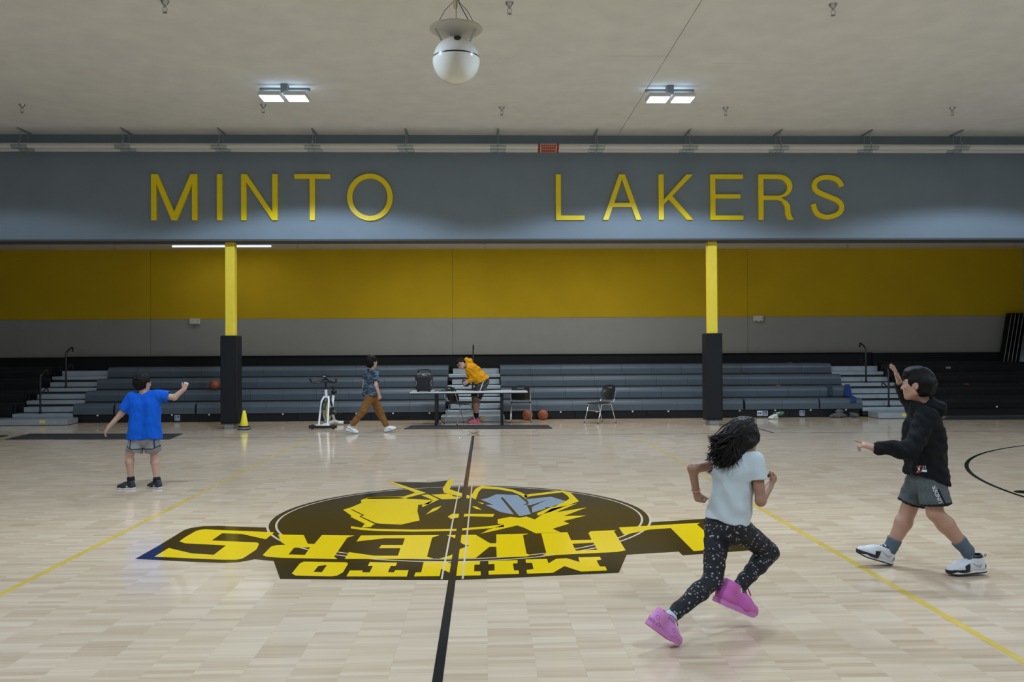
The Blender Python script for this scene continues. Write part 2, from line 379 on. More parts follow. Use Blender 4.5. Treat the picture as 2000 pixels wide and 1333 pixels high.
# plain yellow and grey shapes in the upper half of the disc
film('emblem_shape', M['logoblack'], [zc(2, [(125, 132), (360, 138), (600, 140), (812, 116), (835, 100), (760, 250), (430, 262)])], 0.0017)
ys = [zc(2, [(95, 124), (150, 130), (560, 265), (300, 330), (0, 335), (-140, 335), (-140, 318), (290, 308), (430, 262)]),
      zc(2, [(818, 112), (888, 96), (838, 222), (1080, 300), (1065, 332), (770, 262), (755, 215)]),
      zc(2, [(620, 285), (850, 275), (880, 305), (975, 318), (930, 335), (750, 342)]),
      zc(2, [(500, 290), (585, 282), (712, 343), (600, 395), (515, 435), (510, 410), (640, 350)]),
      zc(2, stroke([(1115, 328), (1160, 235), (1215, 196), (1400, 208), (1580, 238), (1680, 275), (1750, 318)], [70, 50, 30, 26, 26, 32, 42])),
      zc(3, stroke([(150, 308), (210, 292), (600, 246), (680, 285), (735, 350), (600, 408), (450, 465), (300, 520)], [36, 26, 22, 50, 70, 50, 50, 30])),
      zc(3, [(-170, 577), (-20, 548), (90, 560), (170, 545), (270, 580), (360, 520), (470, 450), (770, 390), (520, 495), (885, 437), (610, 540), (880, 533), (600, 600), (680, 628), (480, 690), (580, 735), (280, 745), (150, 680), (60, 650), (-30, 672), (-150, 700), (-365, 748), (-280, 700), (-90, 640), (-170, 630)]),
      zc(2, stroke([(-330, 672), (-200, 692), (0, 705), (400, 712), (900, 704), (1300, 672), (1480, 652)], [26, 24, 24, 24, 24, 26, 30])),
      zc(2, [(555, 522), (640, 450), (745, 418), (690, 465)]), zc(2, [(1098, 420), (1160, 430), (1218, 466), (1150, 455)]), zc(2, [(815, 545), (870, 512), (1368, 515), (1350, 548), (1050, 542), (850, 572)]), zc(2, [(1168, 370), (1245, 388), (1225, 397)]),
      zc(1, [(1030, 465), (1130, 435), (1250, 382), (1240, 350), (1330, 320), (1480, 318), (1700, 318), (1800, 335), (2100, 350), (2040, 400), (1920, 405), (1910, 480), (1938, 590), (1720, 640), (1450, 630), (1390, 640), (1360, 668), (1250, 678), (1288, 630), (1120, 550), (1130, 535)])]
for p in ys: film('emblem_shape', M['logoyellow'], [p], 0.0021)
film('emblem_shape', M['logoblack'], [zc(1, stroke([(1130, 462), (1270, 528), (1235, 545), (1410, 628), (1560, 660)], [10, 14, 12, 16, 26]))], 0.0024)
film('emblem_shape', M['logogrey'], [zc(2, [(1205, 345), (1290, 325), (1390, 280), (1640, 290), (1755, 385), (1700, 410), (1750, 405), (1800, 515), (1665, 540), (1640, 515), (1470, 320), (1445, 318), (1450, 335), (1600, 522), (1440, 492), (1260, 405), (1360, 408)])], 0.0021)
film('emblem_shape', M['logogrey'], [zc(3, [(170, 340), (460, 310), (630, 360), (500, 430), (390, 435), (405, 448), (240, 500), (235, 430), (420, 345), (215, 412), (180, 405), (200, 380)])], 0.0021)
for s in (-1, 1):
    film('emblem_ring', M['gap'], [rect(s*0.075-.007, s*0.075+.007, -2.35, 1.80)], 0.0027)

# ---- walls, header, ceilings
def wall(name, args, m):
    o = MB().box(*args).build(name, m); return struct(o)
wall('wall_left', (X0-.2, X0, Y0-.2, Y1+.2, -.1, CZ+.3), M['sidewall'])
wall('wall_right', (X1, X1+.2, Y0-.2, Y1+.2, -.1, CZ+.3), M['sidewall'])
wall('wall_front', (X0, X1, Y0-.2, Y0, -.1, CZ+.3), M['sidewall'])
wb = wall('wall_back', (X0, X1, Y1+0.02, Y1+.25, -.1, CZ+.3), M['joint_and_shade'])
js = [X0, -8.41, -0.61, 7.17, X1]
for i in range(4):
    a, b_ = js[i]+.004, js[i+1]-.004
    MB().box(a, b_, Y1, Y1+.02, 2.452, AZ+.1).build('wall_panel', M['wallyellow'], wb)
    MB().box(a, b_, Y1, Y1+.02, -.05, 2.448).build('wall_panel', M['wallgrey'], wb)
hd = wall('wall_header', (X0, X1, HY0, HY1, BZ, CZ+.05), M['header'])
struct(MB().box(X0, X1, HY0-.008, HY1+.004, BZ-.035, BZ).build('shade_strip_1', M['joint_and_shade']))  # dark strip standing in for the shade on the header's underside
sx = 3.04
cl = MB().box(X0, X1, Y0, HY1, CZ+.02, CZ+.3).build('ceiling', M['joint_and_shade']); struct(cl)
for a, b_ in ((X0, sx), (sx, X1)):
    g = .005 if a == sx or b_ == sx else 0.0006
    MB().box(a+g, b_-g, Y0, HY0, CZ, CZ+.02).build('ceiling_panel', M['ceil'], cl)
struct(MB().box(X0, X1, HY1, Y1, AZ, AZ+.15).build('ceiling', M['ceil']))
# slightly raised seams between the ceiling boards, as the photograph shows here and there
for px, py, ln in ((1055, 201, 1.3), (1250, 110, 0.9), (1430, 124, 0.6), (840, 218, 0.6), (1160, 222, 1.0)):
    p = on_floor(px, py, CZ)
    MB().box(p[0]-ln/2, p[0]+ln/2, p[1]-.012, p[1]+.012, CZ-.004, CZ).build('ceiling_seam', M['ceil'], cl)

# ---- support columns
M['pad'] = mat('pad_vinyl_black', (0.0065, 0.008, 0.011), 0.45, spec=.35, bump=0.15, bscale=14)
for cx, lab in ((-5.08, 'yellow steel column with black floor pad beside the yellow cone'), (5.07, 'yellow steel column with black floor pad beyond the running girl')):
    t = tag(empty('support_column', (cx, 9.66, 0)), lab, 'column', 'padded columns')
    MB().bbox(-.098, .098, -.09, .11, .0, BZ-.036, .012).build('column', M['postyellow'], t)
    pad = MB().bbox(-.175, .175, -.17, .19, .125, 1.945, .018).build('floor_pad', M['pad'], t)
    MB().box(-.178, .178, .012, .02, .13, 1.94).build('pad_seam', M['blackrubber'], pad)
    bp = MB().bbox(-.105, .105, -.15, .17, 0, .13, .01).build('base_plate', M['steel'], t)
    MB().bbox(-.17, .17, -.165, .185, .10, .126, .006).build('pad_edge', M['blackrubber'], t)

# ---- raised letters
M['letteryellow'] = mat('letter_yellow', (0.95, 0.74, 0.0), 0.4)
LH = 0.951; LZ = 4.323; s_ = .105
def LET(ch, wd):
    H = LH; s = s_
    if ch == 'M': return [([(0, 0), (0, H), (.135, H), (wd/2, .17), (wd-.135, H), (wd, H), (wd, 0), (wd-s, 0), (wd-s, H-.2), (wd/2+.055, 0), (wd/2-.055, 0), (s, H-.2), (s, 0)], [])]
    if ch == 'I': return [([(0, 0), (0, H), (wd, H), (wd, 0)], [])]
    if ch == 'N': return [([(0, 0), (0, H), (.112, H), (wd-s, .165), (wd-s, H), (wd, H), (wd, 0), (wd-.112, 0), (s, H-.165), (s, 0)], [])]
    if ch == 'T': return [([(0, H-.09), (0, H), (wd, H), (wd, H-.09), (wd/2+.052, H-.09), (wd/2+.052, 0), (wd/2-.052, 0), (wd/2-.052, H-.09)], [])]
    if ch == 'O': return [(arc(wd/2, H/2, wd/2, H/2+.012, 0, 360, 48)[:-1], [arc(wd/2, H/2, wd/2-s, H/2-.085, 0, 360, 48)[:-1]])]
    if ch == 'L': return [([(0, 0), (0, H), (s, H), (s, .09), (wd, .09), (wd, 0)], [])]
    if ch == 'A': return [([(0, 0), (wd/2-.06, H), (wd/2+.06, H), (wd, 0), (wd-.11, 0), (wd-.205, .27), (.205, .27), (.11, 0)], [[(.238, .355), (wd-.238, .355), (wd/2, H-.10)]])]
    if ch == 'K': return [([(0, 0), (0, H), (s, H), (s, .42), (wd-.135, H), (wd, H), (.285, .50), (wd, 0), (wd-.13, 0), (.215, .43), (s, .325), (s, 0)], [])]
    if ch == 'E': return [([(0, 0), (0, H), (wd, H), (wd, H-.088), (s, H-.088), (s, .535), (wd-.06, .535), (wd-.06, .45), (s, .45), (s, .088), (wd, .088), (wd, 0)], [])]
    if ch == 'R':
        o = [(0, 0), (0, H)] + arc(wd-.31, H-.245, .29, .245, 90, -80, 14) + [(wd-.13, .38), (wd-.075, .3), (wd-.06, .12), (wd, 0), (wd-.115, 0), (wd-.165, .1), (wd-.18, .27), (wd-.24, .39), (wd-.33, .42), (s, .42), (s, 0)]
        h = [(s, .505)] + arc(wd-.33, H-.268, .205, .178, -90, 90, 12) + [(s, H-.09)]
        return [(o, [h])]
    if ch == 'S':
        c = [(wd-.055, .70), (wd-.09, .79), (wd-.18, .87), (wd*.48, .905), (.17, .865), (.085, .78), (.075, .69), (.13, .60), (.25, .54), (wd*.52, .49), (wd-.16, .42), (wd-.065, .33), (wd-.055, .22), (wd-.13, .11), (wd*.5, .04), (.2, .08), (.095, .17), (.055, .33)]
        # smooth the polyline
        for _ in range(2):
            q = [c[0]]
            for i in range(len(c)-1):
                a, b_ = np.array(c[i]), np.array(c[i+1]); q += [tuple(a*.75+b_*.25), tuple(a*.25+b_*.75)]
            q.append(c[-1]); c = q
        return [(stroke(c, .098), [])]
for ch, xa, xb in (('M', -6.61, -5.673), ('I', -5.27, -5.165), ('N', -4.776, -4.032), ('T', -3.686, -2.951), ('O', -2.603, -1.664), ('L', 1.727, 2.326), ('A', 2.712, 3.518), ('K', 3.884, 4.607), ('E', 4.974, 5.667), ('R', 5.992, 6.731), ('S', 7.101, 7.82)):
    mb = MB()
    for p, h in LET(ch, xb-xa): mb.prism(p, h, 0, .05, fn=lambda u, v, w_: (u, -w_, v))
    o = mb.build('wall_letter', M['letteryellow']); o.location = (xa, HY0-.001, LZ)
    word = 'MINTO' if xa < 0 else 'LAKERS'
    tag(o, f'tall yellow raised letter {ch} of {word} on the header wall', 'letter', 'raised letters on the header')
# ================================================================== BLEACHERS
BY, RUN, RISE = 11.35, 0.60, 0.264
ST, DK = 0.436, 0.215                # seat top and deck height of the first row
M['seatgrey'] = mat('seat_plastic_grey', (0.066, 0.088, 0.108), 0.42, var=0.05, vscale=3)
M['seatblack'] = mat('seat_plastic_black', (0.0045, 0.005, 0.006), 0.5, spec=.3)
M['alu'] = mat('aluminium_tread', (0.40, 0.45, 0.49), 0.42, 0.55, var=0.06, vscale=5)
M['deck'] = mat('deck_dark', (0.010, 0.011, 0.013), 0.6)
M['galvplate'] = mat('plate_grey', (0.22, 0.24, 0.25), 0.5)
M['sticker'] = mat('yellow_sticker', (0.75, 0.60, 0.10), 0.5)
M['white'] = mat('white_label', (0.75, 0.75, 0.75), 0.5)
M['navy'] = mat('sign_blue', (0.05, 0.10, 0.22), 0.5)
SP = [(0, -.245), (0, -.105), (.012, -.06), (.04, -.022), (.085, -.004), (.13, 0), (.42, -.004), (.43, -.02), (.42, -.045), (.06, -.06), (.03, -.245)]
_seat_cache = {}
def seat_mesh(wd, key):
    k = (round(wd, 3), key)
    if k not in _seat_cache:
        mb = MB(); g = .0022
        mb.prism(SP, (), g, wd-g, fn=lambda u, v, w_: (w_, u, v))
        me = mb.mesh('seat'); me.materials.append(M[key]); _seat_cache[k] = me
    return _seat_cache[k]
def seat_rows(root, xa, xb, key, first=None, n=11):
    for i in range(4):
        y = BY+RUN*i; z = ST+RISE*i
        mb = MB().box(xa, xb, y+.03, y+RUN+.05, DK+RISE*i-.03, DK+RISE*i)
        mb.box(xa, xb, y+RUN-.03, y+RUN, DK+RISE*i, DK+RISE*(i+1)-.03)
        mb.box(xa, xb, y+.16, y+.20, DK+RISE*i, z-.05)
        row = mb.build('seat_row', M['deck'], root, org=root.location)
        if i == 0 and first: bs = first
        else:
            e = [xa+(xb-xa)*k/n for k in range(n+1)]; bs = list(zip(e[:-1], e[1:]))
        for a, b_ in bs:
            o = link('seat', seat_mesh(b_-a, key), None, row); o.location = (a-root.location[0], y-root.location[1], z-root.location[2])
def even(a, b_, n): return [(a+(b_-a)*k/n, a+(b_-a)*(k+1)/n) for k in range(n)]
bl = tag(empty('bleachers', (0, BY, 0)), 'grey telescopic bleachers with aluminium aisle steps along the back wall', 'bleachers')
AIS = [(-10.5, -9.14), (-0.69, 0.61), (9.05, 10.4)]
seat_rows(bl, -9.14, -0.69, 'seatgrey', [(-9.14, -8.24), (-8.20, -7.28), (-7.28, -6.40), (-6.36, -5.6)]+even(-5.6, -.69, 6))
seat_rows(bl, 0.61, 9.05, 'seatgrey', even(.61, 5.5, 6)+[(5.5, 6.235), (6.285, 7.15), (7.15, 8.02), (8.05, 9.05)])
for xa, xb in AIS:
    for i in range(4):
        y = BY+RUN*i; d = DK+RISE*i
        pr = [(0, d-.08), (0, d-.012), (.008, d), (RUN, d), (RUN, d-.03), (.02, d-.08)]
        MB().prism(pr, (), xa+.004, xb-.004, fn=lambda u, v, w_, y=y: (w_, y+u, v)).build('aisle_deck', M['alu'], bl, org=bl.location)
        MB().box(xa+.01, xb-.01, y+.02, y+RUN, d-.18, d-.081).build('deck_beam', M['deck'], bl, org=bl.location)
        if i < 3:
            e = d+RISE/2
            st = MB().bbox(xa+.10, xb-.02, y+.30, y+RUN-.002, d+.022, e, .006).build('aisle_step', M['alu'], bl, org=bl.location)
            MB().box(xa+.11, xb-.03, y+.31, y+RUN-.004, d, d+.022).build('step_foot', M['deck'], st, org=bl.location)
        else:
            MB().bbox(xa+.10, xb-.02, y+.30, y+RUN-.002, d+.0005, d+.13, .006).build('aisle_step', M['alu'], bl, org=bl.location)
# skirt of the first row, its little latches
M['skirt'] = mat('skirt_board', (0.008, 0.009, 0.011), 0.45, spec=.3)
for xa, xb in even(-9.1, -.72, 5)+even(.64, 9.0, 5):
    p = MB().box(xa+.004, xb-.004, BY+.03, BY+.05, .006, ST-.246).build('skirt_panel', M['skirt'], bl, org=bl.location)
    for f in (.3, .8):
        x = xa+(xb-xa)*f
        MB().bbox(x-.018, x+.018, BY+.012, BY+.03, ST-.285, ST-.25, .003).build('latch', M['white'], p, org=bl.location)
MB().box(-10.5, 10.4, BY+4*RUN+.08, BY+4*RUN+.13, 0.9, 1.478).build('back_panel', M['black'], bl, org=bl.location)
MB().box(-10.5, 10.4, BY+4*RUN+.04, BY+4*RUN+.16, 1.478, 1.492).build('back_cap', M['black'], bl, org=bl.location)
for xa, xb, lab in ((-14.2, -10.52, 'black seat section of the bleachers beyond the left aisle'), (10.42, 14.2, 'black seat section of the bleachers behind the boy in black')):
    t = tag(empty('bleachers', ((xa+xb)/2, BY, 0)), lab, 'bleachers', 'black seat sections')
    seat_rows(t, xa, xb, 'seatblack', None, 4)
    MB().box(xa, xb, BY+.03, BY+.05, .006, ST-.246).build('skirt_panel', M['skirt'], t, org=t.location)
    MB().box(xa, xb, BY+4*RUN+.08, BY+4*RUN+.13, 0.9, 1.478).build('back_panel', M['black'], t, org=t.location)
    if xa > 0:
        q = at(1852, 718.5, BY+3*RUN-.004)
        MB().box(q[0]-.065, q[0]+.065, BY+3*RUN-.006, BY+3*RUN-.001, q[2]-.025, q[2]+.025).build('number_plate', M['galvplate'], t, org=t.location)
        q = at(1946, 799.5, BY+.01); MB().bbox(q[0]-.018, q[0]+.018, BY-.018, BY-.001, ST-.24, ST-.205, .003).build('latch', M['white'], t, org=t.location)
# portable front steps
for (xa, xb), sx_, lab in ((( -11.2, -9.0), -9.52, 'low aluminium front step at the left aisle'), ((-.76, .66), .14, 'low aluminium front step behind the folding table'), ((9.15, 10.55), 9.75, 'low aluminium front step below the right aisle')):
    t = tag(empty('front_step', ((xa+xb)/2, 10.75, 0)), lab, 'step', 'front steps of the aisles')
    MB().bbox(xa, xb, 10.75, 11.30, .012, .137, .006).build('step_box', M['alu'], t, org=t.location)
    MB().box(xa+.02, xb-.02, 10.77, 11.28, 0, .012).build('step_base', M['deck'], t, org=t.location)
    MB().box(sx_-.06, sx_+.06, 10.746, 10.7495, .055, .115).build('sticker', M['sticker'], t, org=t.location)
# handrails: pole with two rearward hooks
def handrail(x, y, z, lab):
    t = tag(empty('handrail', (x, y, z)), lab, 'handrail', 'aisle handrails')
    MB().tube([(0, 0, .02), (0, 0, .82), (0, .03, .88)], .021, 10).build('pole', M['blackplastic'], t, True)
    for zt, nm in ((.86, 'top_hook'), (.44, 'lower_hook')):
        a = [(0, .0, zt-.03), (0, .06, zt+.03), (0, .26, zt+.12), (0, .31, zt+.125), (0, .34, zt+.10), (0, .345, zt+.02)]
        MB().tube(a, .021 if zt > .5 else .015, 8).build(nm, M['blackplastic'], t, True)
    MB().lathe([(.05, 0), (.05, .02), (.03, .035), (.028, .07)], n=14).build('foot', M['blackplastic'], t, True)
for x, nm in ((-9.92, 'left'), (-.06, 'middle'), (9.72, 'right')):
    handrail(x, BY+.1, DK, f'black hooked handrail at the bottom of the {nm} aisle')
    handrail(x, BY+2*RUN+.1, DK+2*RISE, f'black hooked handrail higher up the {nm} aisle')

# small access signs on the skirt
def icon(parent, x, y, z, s, m):
    k = MB()
    k.tube([(x+s*.22*math.cos(a)-.04*s, y, z-s*.15+s*.22*math.sin(a)) for a in np.linspace(.5, -4.2, 14)], s*.035, 5)
    k.tube([(x-.1*s, y, z+s*.12), (x-.08*s, y, z-s*.05), (x+.14*s, y, z-s*.06), (x+.24*s, y, z-s*.28)], s*.045, 5)
    k.lathe([(.002*s, -.03*s), (.07*s, 0), (.002*s, .03*s)], (x-.1*s, y, z+s*.24), 10, axis='y')
    return k.build('wheelchair_icon', m, parent)
for x, kind, lab in ((-6.80, 0, 'small wheelchair sign on the skirt behind the boy in blue'), (6.63, 1, 'small white notice on the skirt beside the green sneakers'), (6.76, 0, 'small wheelchair sign beside the white notice on the skirt'), (7.63, 0, 'small wheelchair sign on the skirt right of the green sneakers')):
    t = tag(empty('access_sign', (x, BY+.028, .10)), lab, 'sign', 'access signs')
    s = .12
    MB().box(-s/2, s/2, -.004, .0, -s/2, s/2).build('plate', M['white'] if kind else M['navy'], t)
    if kind:
        for a, b_ in ((-.042, -.006), (.006, .042)): MB().box(a, b_, -.0055, -.0041, -.02, .03).build('print_block', M['navy'], t)
        MB().box(-.045, .045, -.0055, -.0041, -.045, -.035).build('print_block', M['navy'], t)
    else:
        icon(t, 0, -.006, 0, s, M['white'])
        k = MB()
        for q in ((-s/2, s/2, s/2-.008, s/2), (-s/2, s/2, -s/2, -s/2+.008), (-s/2, -s/2+.008, -s/2, s/2), (s/2-.008, s/2, -s/2, s/2)): k.box(q[0], q[1], -.0055, -.0041, q[2], q[3])
        k.build('border', M['white'], t)

# ================================================================== CEILING FITTINGS
M['lens'] = mat('led_lens', (0.9, 0.93, 0.97), 0.4, emit=((0.86, 0.94, 1.0), 3.2))
M['fixgrey'] = mat('fixture_grey', (0.22, 0.26, 0.27), 0.5)
M['fixwhite'] = mat('fixture_white', (0.62, 0.65, 0.68), 0.5)
def ceiling_light(x, y, lab, grp):
    t = tag(empty('ceiling_light', (x, y, CZ-.30)), lab, 'light', grp)
    MB().bbox(-.42, .42, .03, .09, .20, .245, .008).build('bracket', M['fixgrey'], t)
    MB().bbox(-.06, .06, -.02, .12, .13, .30, .008).build('junction_box', M['fixgrey'], t)
    for s in (-1, 1):
        p = MB().bbox(s*.21-.185, s*.21+.185, -.19, .19, .055, .125, .015).build('led_panel', M['fixwhite'], t)
        MB().box(s*.21-.165, s*.21+.165, -.17, .17, .046, .0548).build('lens', M['lens'], p)
        MB().box(s*.21-.10, s*.21+.10, -.008, .008, .040, .0459).build('lens_rib', M['fixwhite'], p)
        ld = bpy.data.lights.new('led', 'SPOT'); ld.spot_size = math.radians(LAMP_CONE); ld.spot_blend = LAMP_BLEND; ld.shadow_soft_size = .13
        ld.energy = LAMP_W*LAMP_DIM.get(x, 1.0); ld.color = LAMP_COL
        lo = bpy.data.objects.new('led', ld); COL.objects.link(lo); lo.parent = t; lo.location = (s*.21, 0, .03)
    if y > 5:        # light leaking upwards past the panels onto the ceiling
        ud = bpy.data.lights.new('led_leak', 'AREA'); ud.shape = 'RECTANGLE'; ud.size = .7; ud.size_y = .3; ud.energy = 1.6; ud.color = LAMP_COL
        uo = bpy.data.objects.new('led_leak', ud); COL.objects.link(uo); uo.parent = t; uo.location = (0, .1, .128); uo.rotation_euler = (PI, 0, 0)
    return t
for x, y in LAMP_XY:
    if y > 5 and abs(x) < 5: lab = 'twin-panel white ceiling light %s' % ('above the letters M and T' if x < 0 else 'above the letters A and K')
    else: lab = 'twin-panel ceiling light, %s in the row %s' % ({-9.6: 'leftmost', -3.1: 'second from the left', 3.4: 'third from the left', 10.35: 'rightmost'}[x], 'nearest the header' if y > 5 else ('over the floor emblem' if y > -2 else 'behind the camera'))
    ceiling_light(x, y, lab, 'twin-panel ceiling lights' if (y > 5 and abs(x) < 5) else 'ceiling lights outside the picture')
# sprinklers
def sprinkler(x, y, z, lab, proto=[None]):
    if proto[0] is None:
        t = empty('sprinkler', (0, 0, 0))
        MB().lathe([(.055, 0), (.05, -.012), (.028, -.05), (.016, -.055), (.016, -.075), (.012, -.08)], n=16).build('escutcheon', M['steel'], t, True)
        k = MB()
        for s in (-1, 1): k.tube([(s*.012, 0, -.075), (s*.028, 0, -.095), (s*.024, 0, -.125), (0, 0, -.145)], .004, 6)
        k.build('frame', M['steel'], t)
        MB().lathe([(.004, -.08), (.005, -.10), (.004, -.14)], n=8).build('bulb', M['chrome'], t)
        MB().lathe([(.03, -.146), (.031, -.149), (.006, -.151)], n=14).build('deflector', M['steel'], t)
        proto[0] = t
    else: t = copy_tree(proto[0])
    t.location = (x, y, z); tag(t, lab, 'sprinkler', 'sprinkler heads')
for (px, py), lab in (((322, 2), 'sprinkler head at the top edge left of the globe'), ((995, 5), 'sprinkler head just right of the hanging globe'), ((1627, 8), 'sprinkler head at the top edge far right of the globe'), ((43, 204), 'leftmost sprinkler head on the main ceiling'), ((514, 204), 'sprinkler head tucked beside the left ceiling light'), ((980, 209), 'sprinkler head midway between the two ceiling lights'), ((1417, 210), 'sprinkler head right of the right ceiling light'), ((1860, 210), 'rightmost sprinkler head on the main ceiling')):
    p = on_floor(px, py, CZ); sprinkler(p[0], p[1], CZ, lab)
for x, lab in ((-8.65, 'sprinkler under the header at the far left'), (-4.28, 'sprinkler under the header right of the left column'), (.24, 'sprinkler under the header midway between the columns'), (9.17, 'sprinkler under the header right of the right column'), (13.4, 'sprinkler under the header at the right edge')):
    sprinkler(x, 12.4, AZ, lab)
# hanging pipes
M['pipe'] = mat('pipe_white', (0.62, 0.62, 0.61), 0.45)
M['galv'] = mat('galvanised', (0.36, 0.41, 0.43), 0.4, 0.7)
M['red'] = mat('label_red', (0.38, 0.06, 0.025), 0.5)
M['labblack'] = mat('label_black', (0.02, 0.015, 0.015), 0.5)
PZ = 5.755; PY = (8.93, 9.22); PR = .055
for y, lab in zip(PY, ('white insulated pipe nearer the room, hung under the ceiling', 'white insulated pipe nearer the header wall, with red label')):
    t = tag(empty('ceiling_pipe', (0, y, PZ)), lab, 'pipe', 'pair of white ceiling pipes')
    MB().tube([(X0+.05, 0, 0), (X1-.05, 0, 0)], PR, 20).build('pipe_run', M['pipe'], t, True)
    x = 1.545 if y < 9 else 1.56
    b_ = MB().tube([(x-.19, 0, 0), (x+.19, 0, 0)], PR+.0015, 20).build('pipe_label', M['pipe'], t, True)
    for s in (-1, 1):
        MB().tube([(x+s*.19-.025, 0, 0), (x+s*.19+.025, 0, 0)], PR+.0025, 20).build('label_band', M['red'], b_)
        for a in range(5):
            an = math.radians(150+a*45)
            MB().box(-.02, .02, -.008, .008, PR+.001, PR+.004, M=Matrix.Translation((x+s*.19, 0, 0)) @ Matrix.Rotation(an, 4, 'X')).build('band_mark', M['labblack'], b_)
    for zz in (.0, -1):
        k = MB(); n = 8; a0, a1 = (math.radians(-122), math.radians(-88)) if True else (0, 0)
        aa = np.linspace(math.radians(62), math.radians(165), n)
        vs = [(x+u, -(PR+.003)*math.sin(a), (PR+.003)*math.cos(a)) for a in aa for u in (-.15, .15)]
        k.add(vs, [(2*i, 2*i+1, 2*i+3, 2*i+2) for i in range(n-1)])
        if zz == 0: k.build('label_field', M['red'], b_)
    for i in range(6): MB().box(x-.12+i*.042, x-.12+i*.042+.022, -PR-.005, -PR-.0035, -.012, .002).build('label_print', M['pipe'], b_)
hx = [(-9.03, 'leftmost'), (-7.0, 'second from the left'), (-5.09, 'third from the left, above the letter I'), (-3.22, 'above the letter T'), (-1.35, 'above the letter O'), (.52, 'midway between the two words'), (2.54, 'just right of the red pipe label'), (4.44, 'above the letter K'), (6.32, 'above the letter R'), (8.19, 'second from the right'), (10.08, 'rightmost')]
hp = None
for x, wh in hx:
    if hp is None:
        hp = empty('pipe_hanger', (0, 0, 0))
        MB().bbox(-.018, .018, 8.82, 9.34, CZ-.03-PZ, CZ-.002-PZ, .004, M=None).build('ceiling_strut', M['galv'], hp)
        for y in PY:
            MB().tube([(0, y, PR+.05), (0, y, CZ-PZ-.028)], .007, 8).build('rod', M['galv'], hp)
            MB().tube([(0, y+(PR+.012)*math.sin(a), (PR+.012)*math.cos(a)*1.25+.012) for a in np.linspace(0, 2*PI, 21)[:-1]], .012, 6, closed=True).build('clevis', M['galv'], hp)
            k = MB(); aa = np.linspace(math.radians(80), math.radians(280), 15); vs = []
            for rr in (PR+.002, PR+.007):
                for a in aa:
                    for u in (-.16, .16): vs.append((u, y+rr*math.sin(a), rr*math.cos(a)))
            n = len(aa); fs = []
            for L_ in (0, 1):
                for i in range(n-1):
                    q = (L_*2*n+2*i, L_*2*n+2*i+1, L_*2*n+2*i+3, L_*2*n+2*i+2); fs.append(q)
            for i in range(n-1):
                for u in (0, 1): fs.append((2*i+u, 2*i+2+u, 2*n+2*i+2+u, 2*n+2*i+u))
            fs.append((0, 1, 2*n+1, 2*n)); fs.append((2*n-2, 2*n-1, 4*n-1, 4*n-2))
            k.add(vs, fs).build('saddle', M['galv'], hp)
        t = hp
    else: t = copy_tree(hp)
    t.location = (x, 0, PZ); tag(t, f'galvanised pipe hanger with saddles, {wh}', 'pipe hanger', 'pipe hangers')
# hanging globe
M['globe'] = mat('globe_white', (0.72, 0.72, 0.69), 0.16)
M['disc'] = mat('globe_disc_grey', (0.52, 0.50, 0.45), 0.5)
gl = tag(empty('hanging_globe', (-.033, .1, 4.54)), 'white globe loudspeaker with black band hung from the ceiling', 'speaker')
R_ = .236
MB().lathe([(max(.001, R_*math.sin(a)), -R_*math.cos(a)) for a in np.linspace(0, PI/2+.06, 22)], n=48).build('lower_shell', M['globe'], gl, True)
MB().lathe([(R_*1.003*math.cos(a), R_*1.003*math.sin(a)) for a in np.linspace(.05, .11, 4)], n=48).build('band', M['blackplastic'], gl, True)
MB().lathe([(max(.001, R_*.985*math.cos(a)), R_*.985*math.sin(a)) for a in np.linspace(.10, PI/2, 20)], n=48).build('upper_shell', M['globe'], gl, True)
MB().lathe([(.06, .225), (.05, .25), (.07, .275), (.14, .297), (.262, .305), (.264, .315), (.262, .322), (.02, .322)], n=48).build('disc', M['disc'], gl, True)
for a in (0.35, PI-.35, -PI/2-.0):
    if a < 0: a = PI/2
    c, s = math.cos(a), -abs(math.sin(a)) if a != PI/2 else 1
    MB().tube([(.215*c, .215*s*.6, .306), (.145*c, .145*s*.6, .178)], .011, 10).build('strut', M['chrome'], gl, True)
MB().lathe([(.035, 0), (.035, .012), (.028, .014), (.001, .014)], n=20, M=Matrix.Translation((.018, -.165, .163)) @ Matrix.Rotation(math.radians(46), 4, 'X')).build('port', M['blackplastic'], gl)
hook = (0, 0, .86)
for a in (.3, PI-.3, PI/2):
    q = (.22*math.cos(a), .13*math.sin(a)-.03, .32)
    MB().tube([q, (q[0]*.9, q[1]*.9, .36), (q[0]*.55, q[1]*.55, .5), (0.0, 0, .62)], .0045, 6).build('cable', M['steel'], gl)
    MB().tube([(q[0]+.012*math.cos(t), q[1], q[2]+.03+.025*math.sin(t)) for t in np.linspace(0, 2*PI, 12)[:-1]], .003, 5, closed=True).build('shackle', M['steel'], gl)
MB().tube([(0, 0, .60), (0, 0, CZ-4.54-.002)], .006, 6).build('suspension_wire', M['steel'], gl)
MB().tube([(-.012, 0, .66), (-.02, 0, .58), (-.014, 0, .52)], .008, 6).build('turnbuckle', M['sticker'], gl)
MB().tube([(.012, 0, .66), (.012, 0, .58), (.008, 0, .52)], .007, 6).build('turnbuckle', M['steel'], gl)
MB().tube([(.16, -.02, .34), (.10, 0, .45), (.03, 0, .58), (.03, .0, .66), (.08, .02, .70), (.2, .05, .68), (.26, .08, .72), (.30, .1, .9), (.30, .1, CZ-4.54-.002)], .0045, 6).build('speaker_cable', M['blackplastic'], gl, True)
